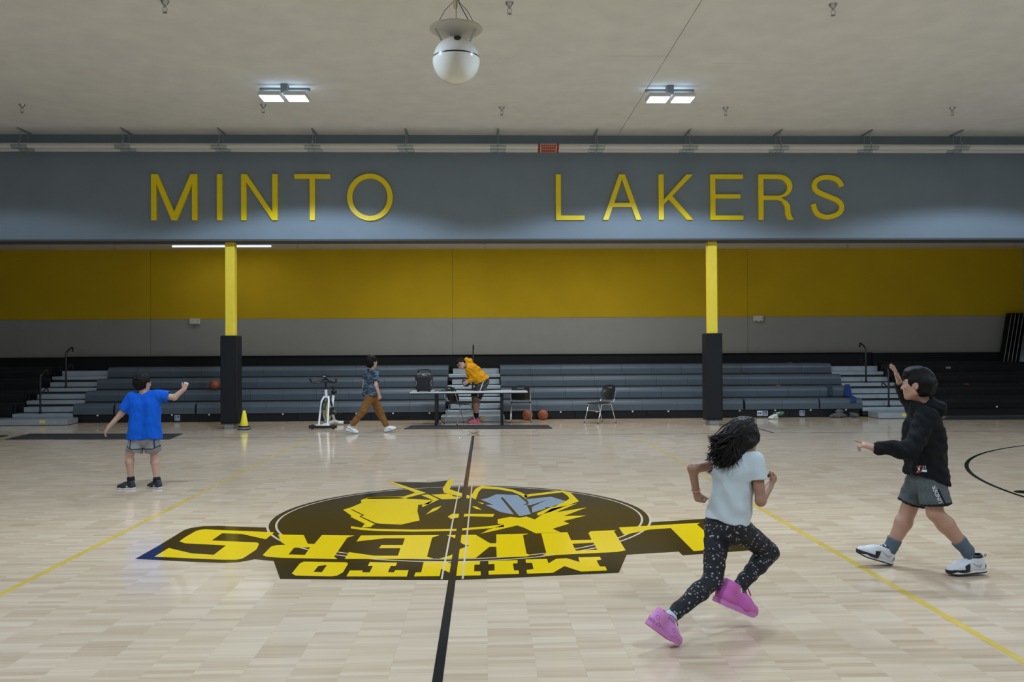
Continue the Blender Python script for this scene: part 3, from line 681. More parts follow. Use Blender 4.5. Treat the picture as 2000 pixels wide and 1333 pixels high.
# tube lights of the alcove; the pair behind the header is added to brighten it
M['tube'] = mat('tube_glow', (.8, .85, .9), .4, emit=((0.78, 0.88, 1.0), 1.2))
for x, y, k, lab in ((-6.21, 12.77, 0.35, 'thin white tube light on the alcove ceiling behind the left column'), (-1.3, 10.75, 2.6, 'added unseen tube light behind the header above the folding table'), (3.2, 10.75, 2.6, 'added unseen tube light behind the header left of the right column')):
    tl = tag(empty('tube_light', (x, y, AZ)), lab, 'light', 'alcove tube lights')
    MB().bbox(-1.22, 1.22, -.05, .05, -.035, -.001, .008).build('housing', M['fixwhite'], tl)
    MB().tube([(-1.2, 0, -.06), (1.2, 0, -.06)], .022, 10).build('tube', M['tube'], tl, True)
    ld = bpy.data.lights.new('tube_led', 'AREA'); ld.shape = 'RECTANGLE'; ld.size = 2.3; ld.size_y = .05; ld.energy = TUBE_W*k; ld.color = TUBE_COL
    lo = bpy.data.objects.new('tube_led', ld); COL.objects.link(lo); lo.parent = tl; lo.location = (0, 0, -.086)
# white boxes on the grey wall
for x, z, lab in ((-7.267, 2.39, 'small white emergency light box on the wall left of the left column'), (7.44, 2.40, 'small white emergency light box on the wall right of the right column')):
    t = tag(empty('emergency_light', (x, Y1, z)), lab, 'emergency light', 'wall boxes')
    MB().bbox(-.13, .13, -.07, 0, -.075, .075, .012).build('housing', M['whiteplastic'], t)
    for s in (-1, 1): MB().lathe([(.03, -.012), (.034, 0), (.03, .012)], (s*.07, -.06, -.08), 14, axis='y').build('lamp_head', M['fixgrey'], t)
    MB().box(.075, .10, -.0725, -.07, .0, .02).build('button', M['fixgrey'], t)

# ================================================================== FLOOR OBJECTS
# cone
M['coneyellow'] = mat('cone_yellow', (0.82, 0.68, 0.02), 0.45)
t = tag(empty('traffic_cone', (-4.745, 9.42, 0)), 'yellow cone in a black ring base at the foot of the left column', 'cone')
MB().bbox(-.115, .115, -.115, .115, 0, .022, .006).build('base', M['blackrubber'], t)
MB().tube([(.105*math.cos(a), .105*math.sin(a), .065) for a in np.linspace(0, 2*PI, 33)[:-1]], .016, 8, closed=True).build('ring', M['blackrubber'], t, True)
MB().tube([(.108*math.cos(a), .108*math.sin(a), .034) for a in np.linspace(0, 2*PI, 33)[:-1]], .014, 8, closed=True).build('ring', M['fixgrey'], t, True)
MB().lathe([(.088, .022), (.083, .09), (.03, .385), (.022, .392), (.018, .385)], n=28).build('cone_body', M['coneyellow'], t, True)
# mats
M['mat'] = mat('floor_mat', (0.016, 0.017, 0.021), 0.75, bump=0.3, bscale=80)
for q, lab in ((((10, 859), (331, 859), (357, 848.3), (58, 848.3)), 'long black floor mat behind the boy in blue'), (((788, 839), (1079, 837.8), (1070, 831.0), (804, 832.2)), 'long black floor mat in front of the folding table'), (((1838, 821), (2040, 820), (2020, 813.5), (1850, 814.5)), 'black floor mat in front of the right black seats'), (((-40, 856), (6, 854.5), (16, 851.5), (-30, 852)), 'corner of a black floor mat at the left edge')):
    P_ = [on_floor(*p) for p in q]; c = sum(P_)/4
    o = MB().prism([(p[0]-c[0], p[1]-c[1]) for p in P_], (), 0.0016, .009).build('floor_mat', M['mat']); o.location = (c[0], c[1], 0)
    tag(o, lab, 'mat', 'black floor mats')
# folding table
M['tabletop'] = mat('table_top', (0.50, 0.53, 0.55), 0.35)
t = tag(empty('folding_table', (-.115, 10.27, 0)), 'long grey-topped folding table with two black post legs', 'table')
MB().bbox(-1.26, 1.26, -.38, .38, .695, .722, .006).build('table_top', M['tabletop'], t)
MB().box(-1.24, 1.24, -.36, .36, .675, .695).build('apron', M['blackplastic'], t)
for x in (-.71, .71):
    lg = MB().bbox(x-.03, x+.03, -.225, -.165, .03, .676, .006).bbox(x-.03, x+.03, .165, .225, .03, .676, .006).build('leg', M['blackplastic'], t)
    MB().bbox(x-.035, x+.035, -.30, .30, .002, .032, .006).build('foot', M['blackplastic'], lg)
    MB().box(x-.02, x+.02, -.165, .165, .30, .34).build('brace', M['blackplastic'], lg)
# portable loudspeaker on the table
t = tag(empty('portable_speaker', (-1.085, 10.12, .7225)), 'black portable loudspeaker box with top handle on the folding table', 'speaker')
MB().bbox(-.185, .185, -.15, .15, .02, .405, .045).build('cabinet', mat('speaker_shell', (.022, .023, .026), .5), t)
MB().bbox(-.14, .14, -.158, -.149, .05, .30, .004).build('grille', mat('speaker_grille', (.008, .008, .009), .7, bump=.6, bscale=300), t)
k = MB().bbox(-.10, .10, -.16, -.149, .315, .385, .004).build('control_panel', M['fixgrey'], t); k.data.materials[0] = mat('panel_dark', (.04, .042, .045), .4)
MB().box(-.02, .022, -.165, -.16, .36, .378).build('display', M['white'], t)
MB().box(.045, .065, -.165, -.16, .355, .368).build('switch', M['white'], t)
MB().tube([(-.14, 0, .39), (-.125, 0, .455), (-.09, 0, .478), (.09, 0, .478), (.125, 0, .455), (.14, 0, .39)], .014, 8).build('handle', M['blackplastic'], t, True)
for s in (-1, 1):
    MB().tube([(s*.17, -.155, .13), (s*.15, -.158, .19), (s*.17, -.155, .25)], .008, 6).build('side_trim', M['fixgrey'], t, True)
    MB().lathe([(.04, -.02), (.045, 0), (.04, .02)], (s*.12, -.08, .045), 16, axis='x').build('wheel', M['blackrubber'], t, True)
cb = MB().tube([(0, 0, .008), (.05, .02, .02), (.11, .0, .008), (.16, -.03, .02), (.22, .01, .03), (.28, -.01, .01), (.2, .05, .008), (.08, .06, .012)], .010, 6).build('cable', M['blackplastic'], None, True)
cb.location = (-.86, 10.12, .7225); tag(cb, 'loose black cable lying on the folding table', 'cable')
# stacking chairs
def chair(x, y, rz, lab):
    t = tag(empty('stacking_chair', (x, y, 0), rz), lab, 'chair', 'black stacking chairs')   # faces local -y
    def shell(w0, w1, h0, h1, fn, bow):
        """curved panel between heights, with rounded corners, thickness 10 mm"""
        o = [(-w0/2+.03, h0), (w0/2-.03, h0), (w0/2, h0+.05), (w1/2, h1-.06), (w1/2-.05, h1), (-w1/2+.05, h1), (-w1/2, h1-.06), (-w0/2, h0+.05)]
        return o
    nu, nv = 12, 8
    def panel(name, fn, hole=None):
        vs = []; fs = []
        for side in (0, 1):
            for j in range(nv+1):
                for i in range(nu+1):
                    vs.append(fn(i/nu*2-1, j/nv, side*.010))
        n = (nu+1)*(nv+1)
        def keep(i, j): return not (hole and hole[0] <= i < hole[1] and hole[2] <= j < hole[3])
        for j in range(nv):
            for i in range(nu):
                if not keep(i, j): continue
                a = j*(nu+1)+i; fs.append((a, a+1, a+nu+2, a+nu+1)); fs.append((n+a, n+a+nu+1, n+a+nu+2, n+a+1))
                for di, dj, e in ((-1, 0, (a, a+nu+1)), (1, 0, (a+nu+2, a+1)), (0, -1, (a+1, a)), (0, 1, (a+nu+1, a+nu+2))):
                    ii, jj = i+di, j+dj
                    if not (0 <= ii < nu and 0 <= jj < nv) or not keep(ii, jj): fs.append((e[0], e[1], e[1]+n, e[0]+n))
        return MB().add(vs, fs).build(name, M['blackplastic'], t, True)
    def back(u, v, d):
        wd = (.225-.02*v)*(1-.10*(abs(v*2-1)**4))*(1 if v < .9 else .95)
        x_ = u*wd; return (x_, .205+.10*v-.045*u*u+d, .50+.335*v-.035*(u*u)*(1 if v > .5 else -.6))
    panel('backrest', back, (4, 8, 6, 7))
    def seat(u, v, d):
        wd = (.215+.015*v)*(1-.12*abs(v*2-1)**5)
        return (u*wd, -.215+.42*v, .445-.012*(1-u*u)*math.sin(PI*v)+.012*abs(v*2-1)**3*(1 if v > .5 else -1.2)-d)
    panel('seat', seat)
    for s in (-1, 1):
        MB().tube([(s*.225, -.27, .012), (s*.215, -.15, .40), (s*.20, -.10, .425), (s*.20, .10, .425), (s*.215, .13, .41), (s*.23, .24, .012)], .0095, 8).build('leg_frame', M['chrome'], t, True)
        MB().tube([(s*.205, .05, .425), (s*.212, .19, .47), (s*.215, .235, .58), (s*.20, .28, .74)], .009, 8).build('back_upright', M['chrome'], t, True)
        for y_ in (-.272, .242): MB().lathe([(.014, 0), (.014, .02), (.010, .03)], (s*(.225 if y_ < 0 else .23), y_, 0), 10).build('glide', M['blackplastic'], t)
    MB().tube([(-.218, -.19, .27), (.218, -.19, .27)], .008, 8).build('rung', M['chrome'], t, True)
chair(-.33, 10.40, math.radians(128), 'black stacking chair with chrome legs under the left half of the table')
chair(1.03, 10.72, math.radians(176), 'black stacking chair seen from behind at the right end of the table')
chair(2.76, 10.32, math.radians(-57), 'black stacking chair standing alone right of the two basketballs')
# basketballs
M['ball'] = mat('ball_orange', (0.33, 0.085, 0.032), 0.55, bump=0.3, bscale=300)
M['balldark'] = mat('ball_dark', (0.022, 0.026, 0.036), 0.45)
M['ballseam'] = mat('ball_seam', (0.015, 0.012, 0.012), 0.6)
def ball(c, r, lab, m='ball', rot=(0, 0, 0), seam='ballseam'):
    t = tag(empty('basketball', c), lab, 'ball', 'basketballs'); t.rotation_euler = rot
    MB().lathe([(max(.0008, r*math.sin(a)), -r*math.cos(a)) for a in np.linspace(0, PI, 19)], n=32).build('ball_shell', M[m], t, True)
    k = MB(); e = r*1.0
    A_ = np.linspace(0, 2*PI, 41)[:-1]
    k.tube([(e*math.cos(a), e*math.sin(a), 0) for a in A_], r*.022, 5, closed=True)
    k.tube([(e*math.cos(a), 0, e*math.sin(a)) for a in A_], r*.022, 5, closed=True)
    for s in (-1, 1):
        pts = []
        for a in A_:
            q = Vector((math.cos(a)*.80, s*(.52+.18*math.cos(2*a)), math.sin(a)*.80)).normalized()*e; pts.append(q)
        k.tube(pts, r*.022, 5, closed=True)
    k.build('seam', M[seam], t, True)
    return t
ball((1.20, 11.14, .12), .12, 'orange basketball on the floor behind the legs of a chair', rot=(.4, .3, .2))
ball((1.555, 11.2, .12), .12, 'orange basketball on the floor right of the chair by the table', rot=(1.1, .2, .9))
p = at(419, 757, 12.10); ball((p[0], 12.10, ST+RISE+.118), .12, 'orange basketball on the bleachers half hidden by the left column', rot=(.2, .6, .4))
def foot_ball(px, row, lab):
    y = BY+RUN*row+.49; p = at(px, 740, y); ball((p[0], y, DK+RISE*row+.12), .12, lab, rot=(.5, .1*px, .3))
foot_ball(1520, 1, 'orange ball sunk between the second and third rows, right half'); foot_ball(1544, 3, 'orange ball on the top row, right half'); foot_ball(1888, 1, 'orange ball among the black seats at the right')
# green and white sneakers left on the floor
M['shoewhite'] = mat('shoe_white', (0.66, 0.68, 0.66), 0.5); M['shoegreen'] = mat('shoe_green', (0.08, 0.17, 0.09), 0.6)
# blue jersey and straps on the seats
M['navycloth'] = mat('navy_cloth', (0.012, 0.035, 0.16), 0.8)
def drape(name, rows, m, lab, cat, th=.012, grp=None):
    """cloth strip: rows of (left,right) world points, thickened"""
    vs = []; fs = []; nu = 6; n = len(rows)
    for d in (0, 1):
        for a, b_ in rows:
            for i in range(nu+1):
                q = np.array(a)*(1-i/nu)+np.array(b_)*(i/nu)
                vs.append((q[0], q[1]-(th if d else 0)-.008*math.sin(i*2.1+len(vs)), q[2]+(th*.5 if d else 0)))
    N_ = n*(nu+1)
    for d in (0, 1):
        for j in range(n-1):
            for i in range(nu):
                a = d*N_+j*(nu+1)+i; q = (a, a+1, a+nu+2, a+nu+1); fs.append(q if d else q[::-1])
    for j in range(n-1):
        for i in (0, nu):
            a = j*(nu+1)+i; fs.append((a, a+nu+1, N_+a+nu+1, N_+a))
    for i in range(nu):
        fs.append((i, i+1, N_+i+1, N_+i)); a = (n-1)*(nu+1)+i; fs.append((a, a+1, N_+a+1, N_+a))
    c = np.mean([np.array(a) for r in rows for a in r], axis=0); c[2] = min(q[2] for r in rows for q in r)
    o = MB().add(vs, fs).build(name, m, None, True, org=c); o.location = c
    return tag(o, lab, cat, grp)
y2 = BY+RUN; z2 = ST+RISE
P2 = lambda px: at(px, 760, y2)[0]
JW = lambda a, b_, y, z: ((at(a, 760, y)[0], y, z), (at(b_, 760, y)[0], y, z))
drape('jersey', [JW(1651, 1659, y2+.30, z2+.02), JW(1650, 1660, y2+.09, z2+.015), JW(1650, 1660, y2-.015, z2-.05), JW(1647, 1664, y2-.03, z2-.235), JW(1652, 1666, y2-.10, z2-.245), JW(1660, 1671, BY+.15, ST+.015), JW(1661, 1672, BY+.03, ST-.01), JW(1661, 1672, BY-.025, ST-.09)], M['navycloth'], 'navy blue jersey draped over the second row near the right aisle', 'jersey')
drape('strap_bag', [((P2(1615), y2+.2, z2+.02), (P2(1626), y2+.2, z2+.02)), ((P2(1616), y2+.05, z2+.012), (P2(1626), y2+.05, z2+.012)), ((P2(1617), y2-.022, z2-.08), (P2(1625), y2-.022, z2-.08)), ((P2(1615), y2-.03, z2-.245), (P2(1625), y2-.03, z2-.245))], mat('strap_dark', (.02, .035, .05), .7, var=.5, vscale=40), 'dark patterned strap hanging over the second row left of the jersey', 'strap')
M['greycloth'] = mat('grey_cloth', (.10, .10, .105), .8)
# spin bike: local y runs from the front (0) to the rear (+)
bk = tag(empty('spin_bike', (-3.12, 9.36, 0), -.13), 'white spin bike with black handlebars and saddle', 'exercise bike')
MB().tube([(-.29, 0, .05), (.29, 0, .05)], .033, 12).build('front_foot', M['blackplastic'], bk, True)
for s in (-1, 1): MB().lathe([(.045, -.02), (.05, -.012), (.05, .012), (.045, .02)], (s*.22, -.01, .05), 16, axis='x').build('transport_wheel', M['blackrubber'], bk, True)
MB().tube([(-.15, 0, .075), (.15, 0, .075)], .02, 8).build('front_beam', M['whitemetal'], bk, True)
MB().tube([(-.27, 1.02, .05), (.27, 1.02, .05)], .033, 12).build('rear_foot', M['blackplastic'], bk, True)
MB().tube([(-.14, 1.02, .05), (.14, 1.02, .05)], .0345, 12).build('rear_sleeve', M['whitemetal'], bk, True)
for s in (-1, 1): MB().tube([(s*.095, .02, .07), (s*.075, .16, .57), (s*.045, .24, .66)], .021, 10).build('front_stay', M['whitemetal'], bk, True)
MB().tube([(0, .02, .075), (0, .45, .10), (0, .75, .11), (0, 1.02, .06)], .03, 10).build('lower_beam', M['whitemetal'], bk, True)
MB().tube([(0, .78, .11), (0, .60, .34), (0, .72, .66)], .03, 10).build('seat_tube', M['whitemetal'], bk, True)
MB().tube([(0, .22, .64), (0, .42, .46), (0, .60, .34)], .028, 10).build('top_beam', M['whitemetal'], bk, True)
MB().tube([(0, .235, .62), (0, .21, .81)], .029, 12).build('head_tube', M['whitemetal'], bk, True)
MB().tube([(0, .21, .80), (0, .195, .95)], .02, 10).build('handlebar_post', M['blackplastic'], bk, True)
MB().tube([(0, .21, .77), (-.10, .19, .77)], .01, 8).build('adjuster', M['blackplastic'], bk, True)
hb = MB().tube([(-.28, .02, 1.045), (-.265, .06, .975), (-.20, .10, .955), (-.09, .15, .985), (0, .19, 1.03), (.09, .15, .985), (.20, .10, .955), (.265, .06, .975), (.28, .02, 1.045)], .021, 10).build('handlebar', M['blackplastic'], bk, True)
MB().tube([(-.19, .10, .955), (0, .17, .965), (.19, .10, .955)], .018, 8).build('cross_grip', M['blackplastic'], hb, True)
MB().bbox(-.05, .05, .10, .14, 1.05, 1.12, .01).build('console', M['blackplastic'], bk)
MB().box(-.03, .03, .097, .0995, 1.07, 1.10).build('console_screen', M['fixgrey'], bk)
fw = MB().lathe([(.06, -.02), (.20, -.022), (.235, -.018), (.24, 0), (.235, .018), (.20, .022), (.06, .02)], (0, .30, .34), 40, axis='x').build('flywheel', M['steel'], bk, True)
M['flyyellow'] = mat('flywheel_yellow', (.50, .45, .10), .4)
for s in (-1, 1): MB().lathe([(.115, s*.0225), (.20, s*.0235)] if s > 0 else [(.20, s*.0235), (.115, s*.0225)], (0, .30, .34), 36, axis='x').build('flywheel_ring', M['flyyellow'], fw)
MB().tube([(0, .30+.265*math.cos(a), .34+.265*math.sin(a)) for a in np.linspace(.4, 2.9, 14)], .045, 10).build('guard', M['blackplastic'], bk, True)
MB().tube([(0, .72, .65), (0, .745, .80)], .018, 10).build('seat_post', M['blackplastic'], bk, True)
MB().lathe([(.01, -.05), (.055, -.045), (.06, 0), (.045, .03), (.01, .035)], (.02, .70, .74), 16).build('seat_slider', M['blackplastic'], bk, True)
sd = MB(); pts = []
for v in np.linspace(0, 1, 9): pts.append((.022+.09*max(0, (v-.35)/.65)**.8, .60+.27*v, .035*(1-.5*v)))
vs = []; fs = []
for w_, y_, h_ in pts:
    for a in np.linspace(0, 2*PI, 15)[:-1]: vs.append((w_*math.cos(a), y_, .83+h_*.9*math.sin(a)))
for j in range(8):
    for i in range(14): fs.append((j*14+i, j*14+(i+1) % 14, (j+1)*14+(i+1) % 14, (j+1)*14+i))
fs.append(tuple(range(14))); fs.append(tuple(range(8*14, 9*14))[::-1])
sd.add(vs, fs).build('saddle', M['blackplastic'], bk, True)
cr = MB().tube([(-.09, .56, .33), (.09, .56, .33)], .016, 8).tube([(.085, .56, .33), (.085, .66, .27)], .012, 8).tube([(-.085, .56, .33), (-.085, .46, .39)], .012, 8).build('crank', M['steel'], bk, True)
for s, y_, z_ in ((1, .66, .27), (-1, .46, .39)): MB().bbox(min(s*.09, s*.19), max(s*.09, s*.19), y_-.045, y_+.045, z_-.015, z_+.02, .006).build('pedal', M['blackplastic'], bk)
MB().bbox(.025, .05, .28, .62, .25, .42, .012).build('chain_guard', M['blackplastic'], bk)

# panels leaning at the right end of the bleachers
for k in range(5):
    x = 13.74+k*.105; y = 13.60
    t = tag(empty('leaning_panel', (x, y, DK+3*RISE)), ['leftmost', 'second', 'third', 'fourth', 'rightmost'][k]+' black folded panel of the stack leaning at the right end of the bleachers', 'panel', 'stack of leaning panels')
    Mx = Matrix.Rotation(math.radians(10), 4, 'Y')
    MB().bbox(0, .05, 0, .20, .010, 1.52, .006, M=Mx).build('board', M['black'], t)
    MB().box(.018, .032, -.004, .002, .02, 1.50, M=Mx).build('edge_strip', M['alu'], t)

# ================================================================== IMPLICIT SURFACES (for bodies, clothes, shoes)
class SDF:
    def __init__(s, res=.006): s.res = res; s.ops = []
    def cone(s, a, b, ra, rb, k=.02, flat=False, sub=False, t0=None):
        s.ops.append(('c', np.array(a, float), np.array(b, float), ra, rb, k, flat, sub, t0)); return s
    def ell(s, c, r, R=None, k=.02, sub=False):
        s.ops.append(('e', np.array(c, float), np.array(r, float), None if R is None else np.array(R, float), k, sub)); return s
    def cut(s, p, n):
        s.ops.append(('p', np.array(p, float), np.array(n, float)/np.linalg.norm(n))); return s
    def hollow(s, p, n, depth=.04, wall=.012):
        """open the hem: carve the inside beyond the plane (p,n) to a wall, then trim flush"""
        s.ops.append(('h', np.array(p, float), np.array(n, float)/np.linalg.norm(n), depth, wall)); return s.cut(p, n)
    def mesh(s):
        h = s.res; lo = np.full(3, 1e9); hi = -lo
        for o in s.ops:
            if o[0] == 'c' and not o[7]:
                r = max(o[3], o[4]); lo = np.minimum(lo, np.minimum(o[1], o[2])-r); hi = np.maximum(hi, np.maximum(o[1], o[2])+r)
            if o[0] == 'e' and not o[5]:
                r = o[2].max(); lo = np.minimum(lo, o[1]-r); hi = np.maximum(hi, o[1]+r)
        lo -= 4*h; hi += 4*h; n = np.ceil((hi-lo)/h).astype(int)+1
        ax = [(lo[i]+h*np.arange(n[i])).astype(np.float32) for i in range(3)]
        F = np.full(n, .2, np.float32)
        for o in s.ops:
            if o[0] == 'p':
                d = (ax[0]-o[1][0])[:, None, None]*np.float32(o[2][0])+(ax[1]-o[1][1])[None, :, None]*np.float32(o[2][1])+(ax[2]-o[1][2])[None, None, :]*np.float32(o[2][2])
                np.maximum(F, d, out=F); continue
            if o[0] == 'h':
                d = (ax[0]-o[1][0])[:, None, None]*np.float32(o[2][0])+(ax[1]-o[1][1])[None, :, None]*np.float32(o[2][1])+(ax[2]-o[1][2])[None, None, :]*np.float32(o[2][2])
                np.maximum(F, -np.maximum(F+np.float32(o[4]), -(d+np.float32(o[3]))), out=F); continue
            k = o[5] if o[0] == 'c' else o[4]; sub = o[7] if o[0] == 'c' else o[5]
            if o[0] == 'c': r = max(o[3], o[4]); a, b = np.minimum(o[1], o[2])-r, np.maximum(o[1], o[2])+r
            else: r = o[2].max(); a, b = o[1]-r, o[1]+r
            m = k+3*h
            i0 = np.maximum(0, np.floor((a-m-lo)/h).astype(int)); i1 = np.minimum(n, np.ceil((b+m-lo)/h).astype(int)+1)
            if (i1 <= i0).any(): continue
            sl = tuple(slice(i0[i], i1[i]) for i in range(3))
            X = ax[0][sl[0]][:, None, None]; Y = ax[1][sl[1]][None, :, None]; Z = ax[2][sl[2]][None, None, :]
            if o[0] == 'c':
                A_, B_ = o[1].astype(np.float32), o[2].astype(np.float32); u = B_-A_; L2 = float(u@u)+1e-12; L_ = math.sqrt(L2)
                px, py, pz = X-A_[0], Y-A_[1], Z-A_[2]
                t = (px*u[0]+py*u[1]+pz*u[2])/np.float32(L2)
                tc = np.clip(t, 0, 1)
                dd = np.sqrt((px-tc*u[0])**2+(py-tc*u[1])**2+(pz-tc*u[2])**2)-(np.float32(o[3])+tc*np.float32(o[4]-o[3]))
                if o[6]: dd = np.maximum(dd, (t-1)*np.float32(L_))
                if o[8] is not None: dd = np.maximum(dd, (np.float32(o[8])-t)*np.float32(L_))
            else:
                px, py, pz = X-np.float32(o[1][0]), Y-np.float32(o[1][1]), Z-np.float32(o[1][2])
                if o[3] is not None:
                    R = o[3].astype(np.float32)
                    px, py, pz = (px*R[0, 0]+py*R[0, 1]+pz*R[0, 2], px*R[1, 0]+py*R[1, 1]+pz*R[1, 2], px*R[2, 0]+py*R[2, 1]+pz*R[2, 2])
                r = o[2].astype(np.float32)
                k0 = np.sqrt((px/r[0])**2+(py/r[1])**2+(pz/r[2])**2); k1 = np.sqrt((px/r[0]**2)**2+(py/r[1]**2)**2+(pz/r[2]**2)**2)+1e-9
                dd = k0*(k0-1)/k1
            G = F[sl]; kk = np.float32(max(k, 1e-5))
            if sub:
                hh = np.clip(.5-.5*(G+dd)/kk, 0, 1); F[sl] = G+(-dd-G)*hh+kk*hh*(1-hh)
            else:
                hh = np.clip(.5+.5*(dd-G)/kk, 0, 1); F[sl] = dd+(G-dd)*hh-kk*hh*(1-hh)
        return surface_nets(F, lo, h)
def surface_nets(F, lo, h):
    S = F < 0
    c = S[:-1, :-1, :-1]; allc = c.copy(); anyc = c.copy()
    nx, ny, nz = F.shape
    for i in (0, 1):
        for j in (0, 1):
            for k in (0, 1):
                q = S[i:nx-1+i, j:ny-1+j, k:nz-1+k]; allc &= q; anyc |= q
    act = anyc & ~allc; I = np.argwhere(act); N_ = len(I)
    vid = np.full(act.shape, -1, np.int32); vid[act] = np.arange(N_)
    V = np.zeros((N_, 3)); C = np.zeros(N_)
    corner = {}
    for i in (0, 1):
        for j in (0, 1):
            for k in (0, 1): corner[i, j, k] = F[I[:, 0]+i, I[:, 1]+j, I[:, 2]+k].astype(np.float64)
    for a in corner:
        for d in range(3):
            if a[d]: continue
            b = list(a); b[d] = 1; b = tuple(b)
            fa, fb = corner[a], corner[b]; m = (fa < 0) != (fb < 0)
            t = np.where(m, fa/np.where(fa-fb == 0, 1, fa-fb), 0)
            p = np.array(a, float)[None].repeat(N_, 0); p[:, d] += t
            V[m] += p[m]; C[m] += 1
    V = (V/C[:, None]+I)*h+lo
    Q = []
    for d in range(3):
        s0 = [slice(None)]*3; s1 = [slice(None)]*3; s0[d] = slice(0, -1); s1[d] = slice(1, None)
        ch = S[tuple(s0)] != S[tuple(s1)]
        E = np.argwhere(ch); o1, o2 = [x for x in range(3) if x != d]
        ok = (E[:, o1] > 0) & (E[:, o2] > 0) & (E[:, o1] < F.shape[o1]-1) & (E[:, o2] < F.shape[o2]-1); E = E[ok]
        def cell(a, b):
            q = E.copy(); q[:, o1] += a; q[:, o2] += b; return vid[q[:, 0], q[:, 1], q[:, 2]]
        quad = np.stack([cell(-1, -1), cell(0, -1), cell(0, 0), cell(-1, 0)], 1)
        inside = S[E[:, 0], E[:, 1], E[:, 2]]
        flip = inside if d != 1 else ~inside
        quad[~flip] = quad[~flip][:, ::-1]
        Q.append(quad)
    return V, np.concatenate(Q)
def vnormals(V, Q):
    n = np.cross(V[Q[:, 2]]-V[Q[:, 0]], V[Q[:, 3]]-V[Q[:, 1]]); N_ = np.zeros_like(V)
    for i in range(4): np.add.at(N_, Q[:, i], n)
    return N_/(np.linalg.norm(N_, axis=1)[:, None]+1e-12)
def relax(V, Q, it=2, lam=.5):
    for _ in range(it):
        S_ = np.zeros_like(V); c = np.zeros(len(V))
        for a, b in ((0, 1), (1, 2), (2, 3), (3, 0)):
            np.add.at(S_, Q[:, a], V[Q[:, b]]); np.add.at(S_, Q[:, b], V[Q[:, a]]); np.add.at(c, Q[:, a], 1); np.add.at(c, Q[:, b], 1)
        V = V+(S_/np.maximum(c, 1)[:, None]-V)*lam
    return V
def wob(P, amp, wl, seed, stretch=None):
    g = np.random.default_rng(seed); out = np.zeros(len(P)); Q = P*(stretch if stretch is not None else 1.0)
    for i in range(6):
        d = g.normal(size=3); d /= np.linalg.norm(d); f = 2*PI/wl*(.6+.9*g.random())
        ph = g.random()*6.28; q = Q@d*f+ph+1.2*np.sin(Q@g.normal(size=3)*f*.4)
        out += np.sin(q)
    return out*amp/2.4
def sdf_obj(name, S, m, parent, org, amp=0, wl=.1, seed=1, it=2, stretch=None, disp=None, matfn=None):
    V, Q = S.mesh(); V = relax(V, Q, it)
    if amp or disp is not None:
        N_ = vnormals(V, Q); a = np.zeros(len(V))
        if amp: a += wob(V, amp, wl, seed, stretch)
        if disp is not None: a += disp(V)
        V = V+N_*a[:, None]
    me = bpy.data.meshes.new(name)
    L_ = V-np.array(org)[None]
    me.vertices.add(len(L_)); me.vertices.foreach_set('co', L_.astype(np.float32).ravel())
    me.loops.add(len(Q)*4); me.loops.foreach_set('vertex_index', Q.astype(np.int32).ravel())
    me.polygons.add(len(Q)); me.polygons.foreach_set('loop_start', np.arange(0, len(Q)*4, 4, dtype=np.int32)); me.polygons.foreach_set('loop_total', np.full(len(Q), 4, np.int32))
    me.polygons.foreach_set('use_smooth', np.ones(len(Q), bool))
    for x in (m if isinstance(m, (list, tuple)) else [m]): me.materials.append(x)
    if matfn is not None: me.polygons.foreach_set('material_index', np.asarray(matfn(V[Q].mean(1)), np.int32))
    me.update(calc_edges=True); me.validate()
    o = link(name, me, None, parent); o['_n'] = 0; del o['_n']
    return o, V, Q
def bvh(V, Q): return BVHTree.FromPolygons([tuple(v) for v in V], [tuple(q) for q in Q])
def decal(name, polys, tree, c, right, up, m, parent, org, off=.002, sub=None):
    """flat print laid onto a surface: 2D polygons projected along -n"""
    c = Vector(c); right = Vector(right).normalized(); up = Vector(up).normalized(); n = right.cross(up).normalized()
    mb = MB()
    for p in polys:
        h = []
        if isinstance(p, tuple): p, h = p
        loops = [p]+h
        tri = tessellate_polygon([[Vector((q[0], q[1], 0)) for q in l] for l in loops]); flat = [q for l in loops for q in l]
        vs = []
        for q in flat:
            o_ = c+right*q[0]+up*q[1]+n*.03
            hit = tree.ray_cast(o_, -n, .12)
            vs.append((hit[0]+n*off) if hit[0] is not None else (c+right*q[0]+up*q[1]))
        mb.add(vs, [tuple(t_) for t_ in tri])
    return mb.build(name, m, parent, org=org)
def surf(tree, px, py, d2):
    """point and tangent frame of a garment where it shows in the photograph; d2 ~ the print's upward direction"""
    d = Vector(at(px, py, 0.0)-CAM).normalized(); h = tree.ray_cast(Vector(CAM), d, 60)
    n = h[1] if h[1].dot(d) < 0 else -h[1]
    u = Vector(d2); u = (u-n*u.dot(n)).normalized(); return h[0], u.cross(n), u
def text_polys(s, size):
    """glyph outlines from the built-in font as filled triangles"""
    cu = bpy.data.curves.new('t', 'FONT'); cu.body = s; cu.size = size; cu.align_x = 'CENTER'; cu.align_y = 'CENTER'; cu.resolution_u = 3
    o = bpy.data.objects.new('t', cu); COL.objects.link(o)
    me = o.to_mesh(); out = [[tuple(me.vertices[i].co[:2]) for i in p.vertices] for p in me.polygons]
    o.to_mesh_clear(); bpy.data.objects.remove(o); bpy.data.curves.remove(cu)
    return out
def nrm(v): v = np.asarray(v, float); return v/(np.linalg.norm(v)+1e-12)
def lerp(a, b, t): return np.asarray(a)*(1-t)+np.asarray(b)*t

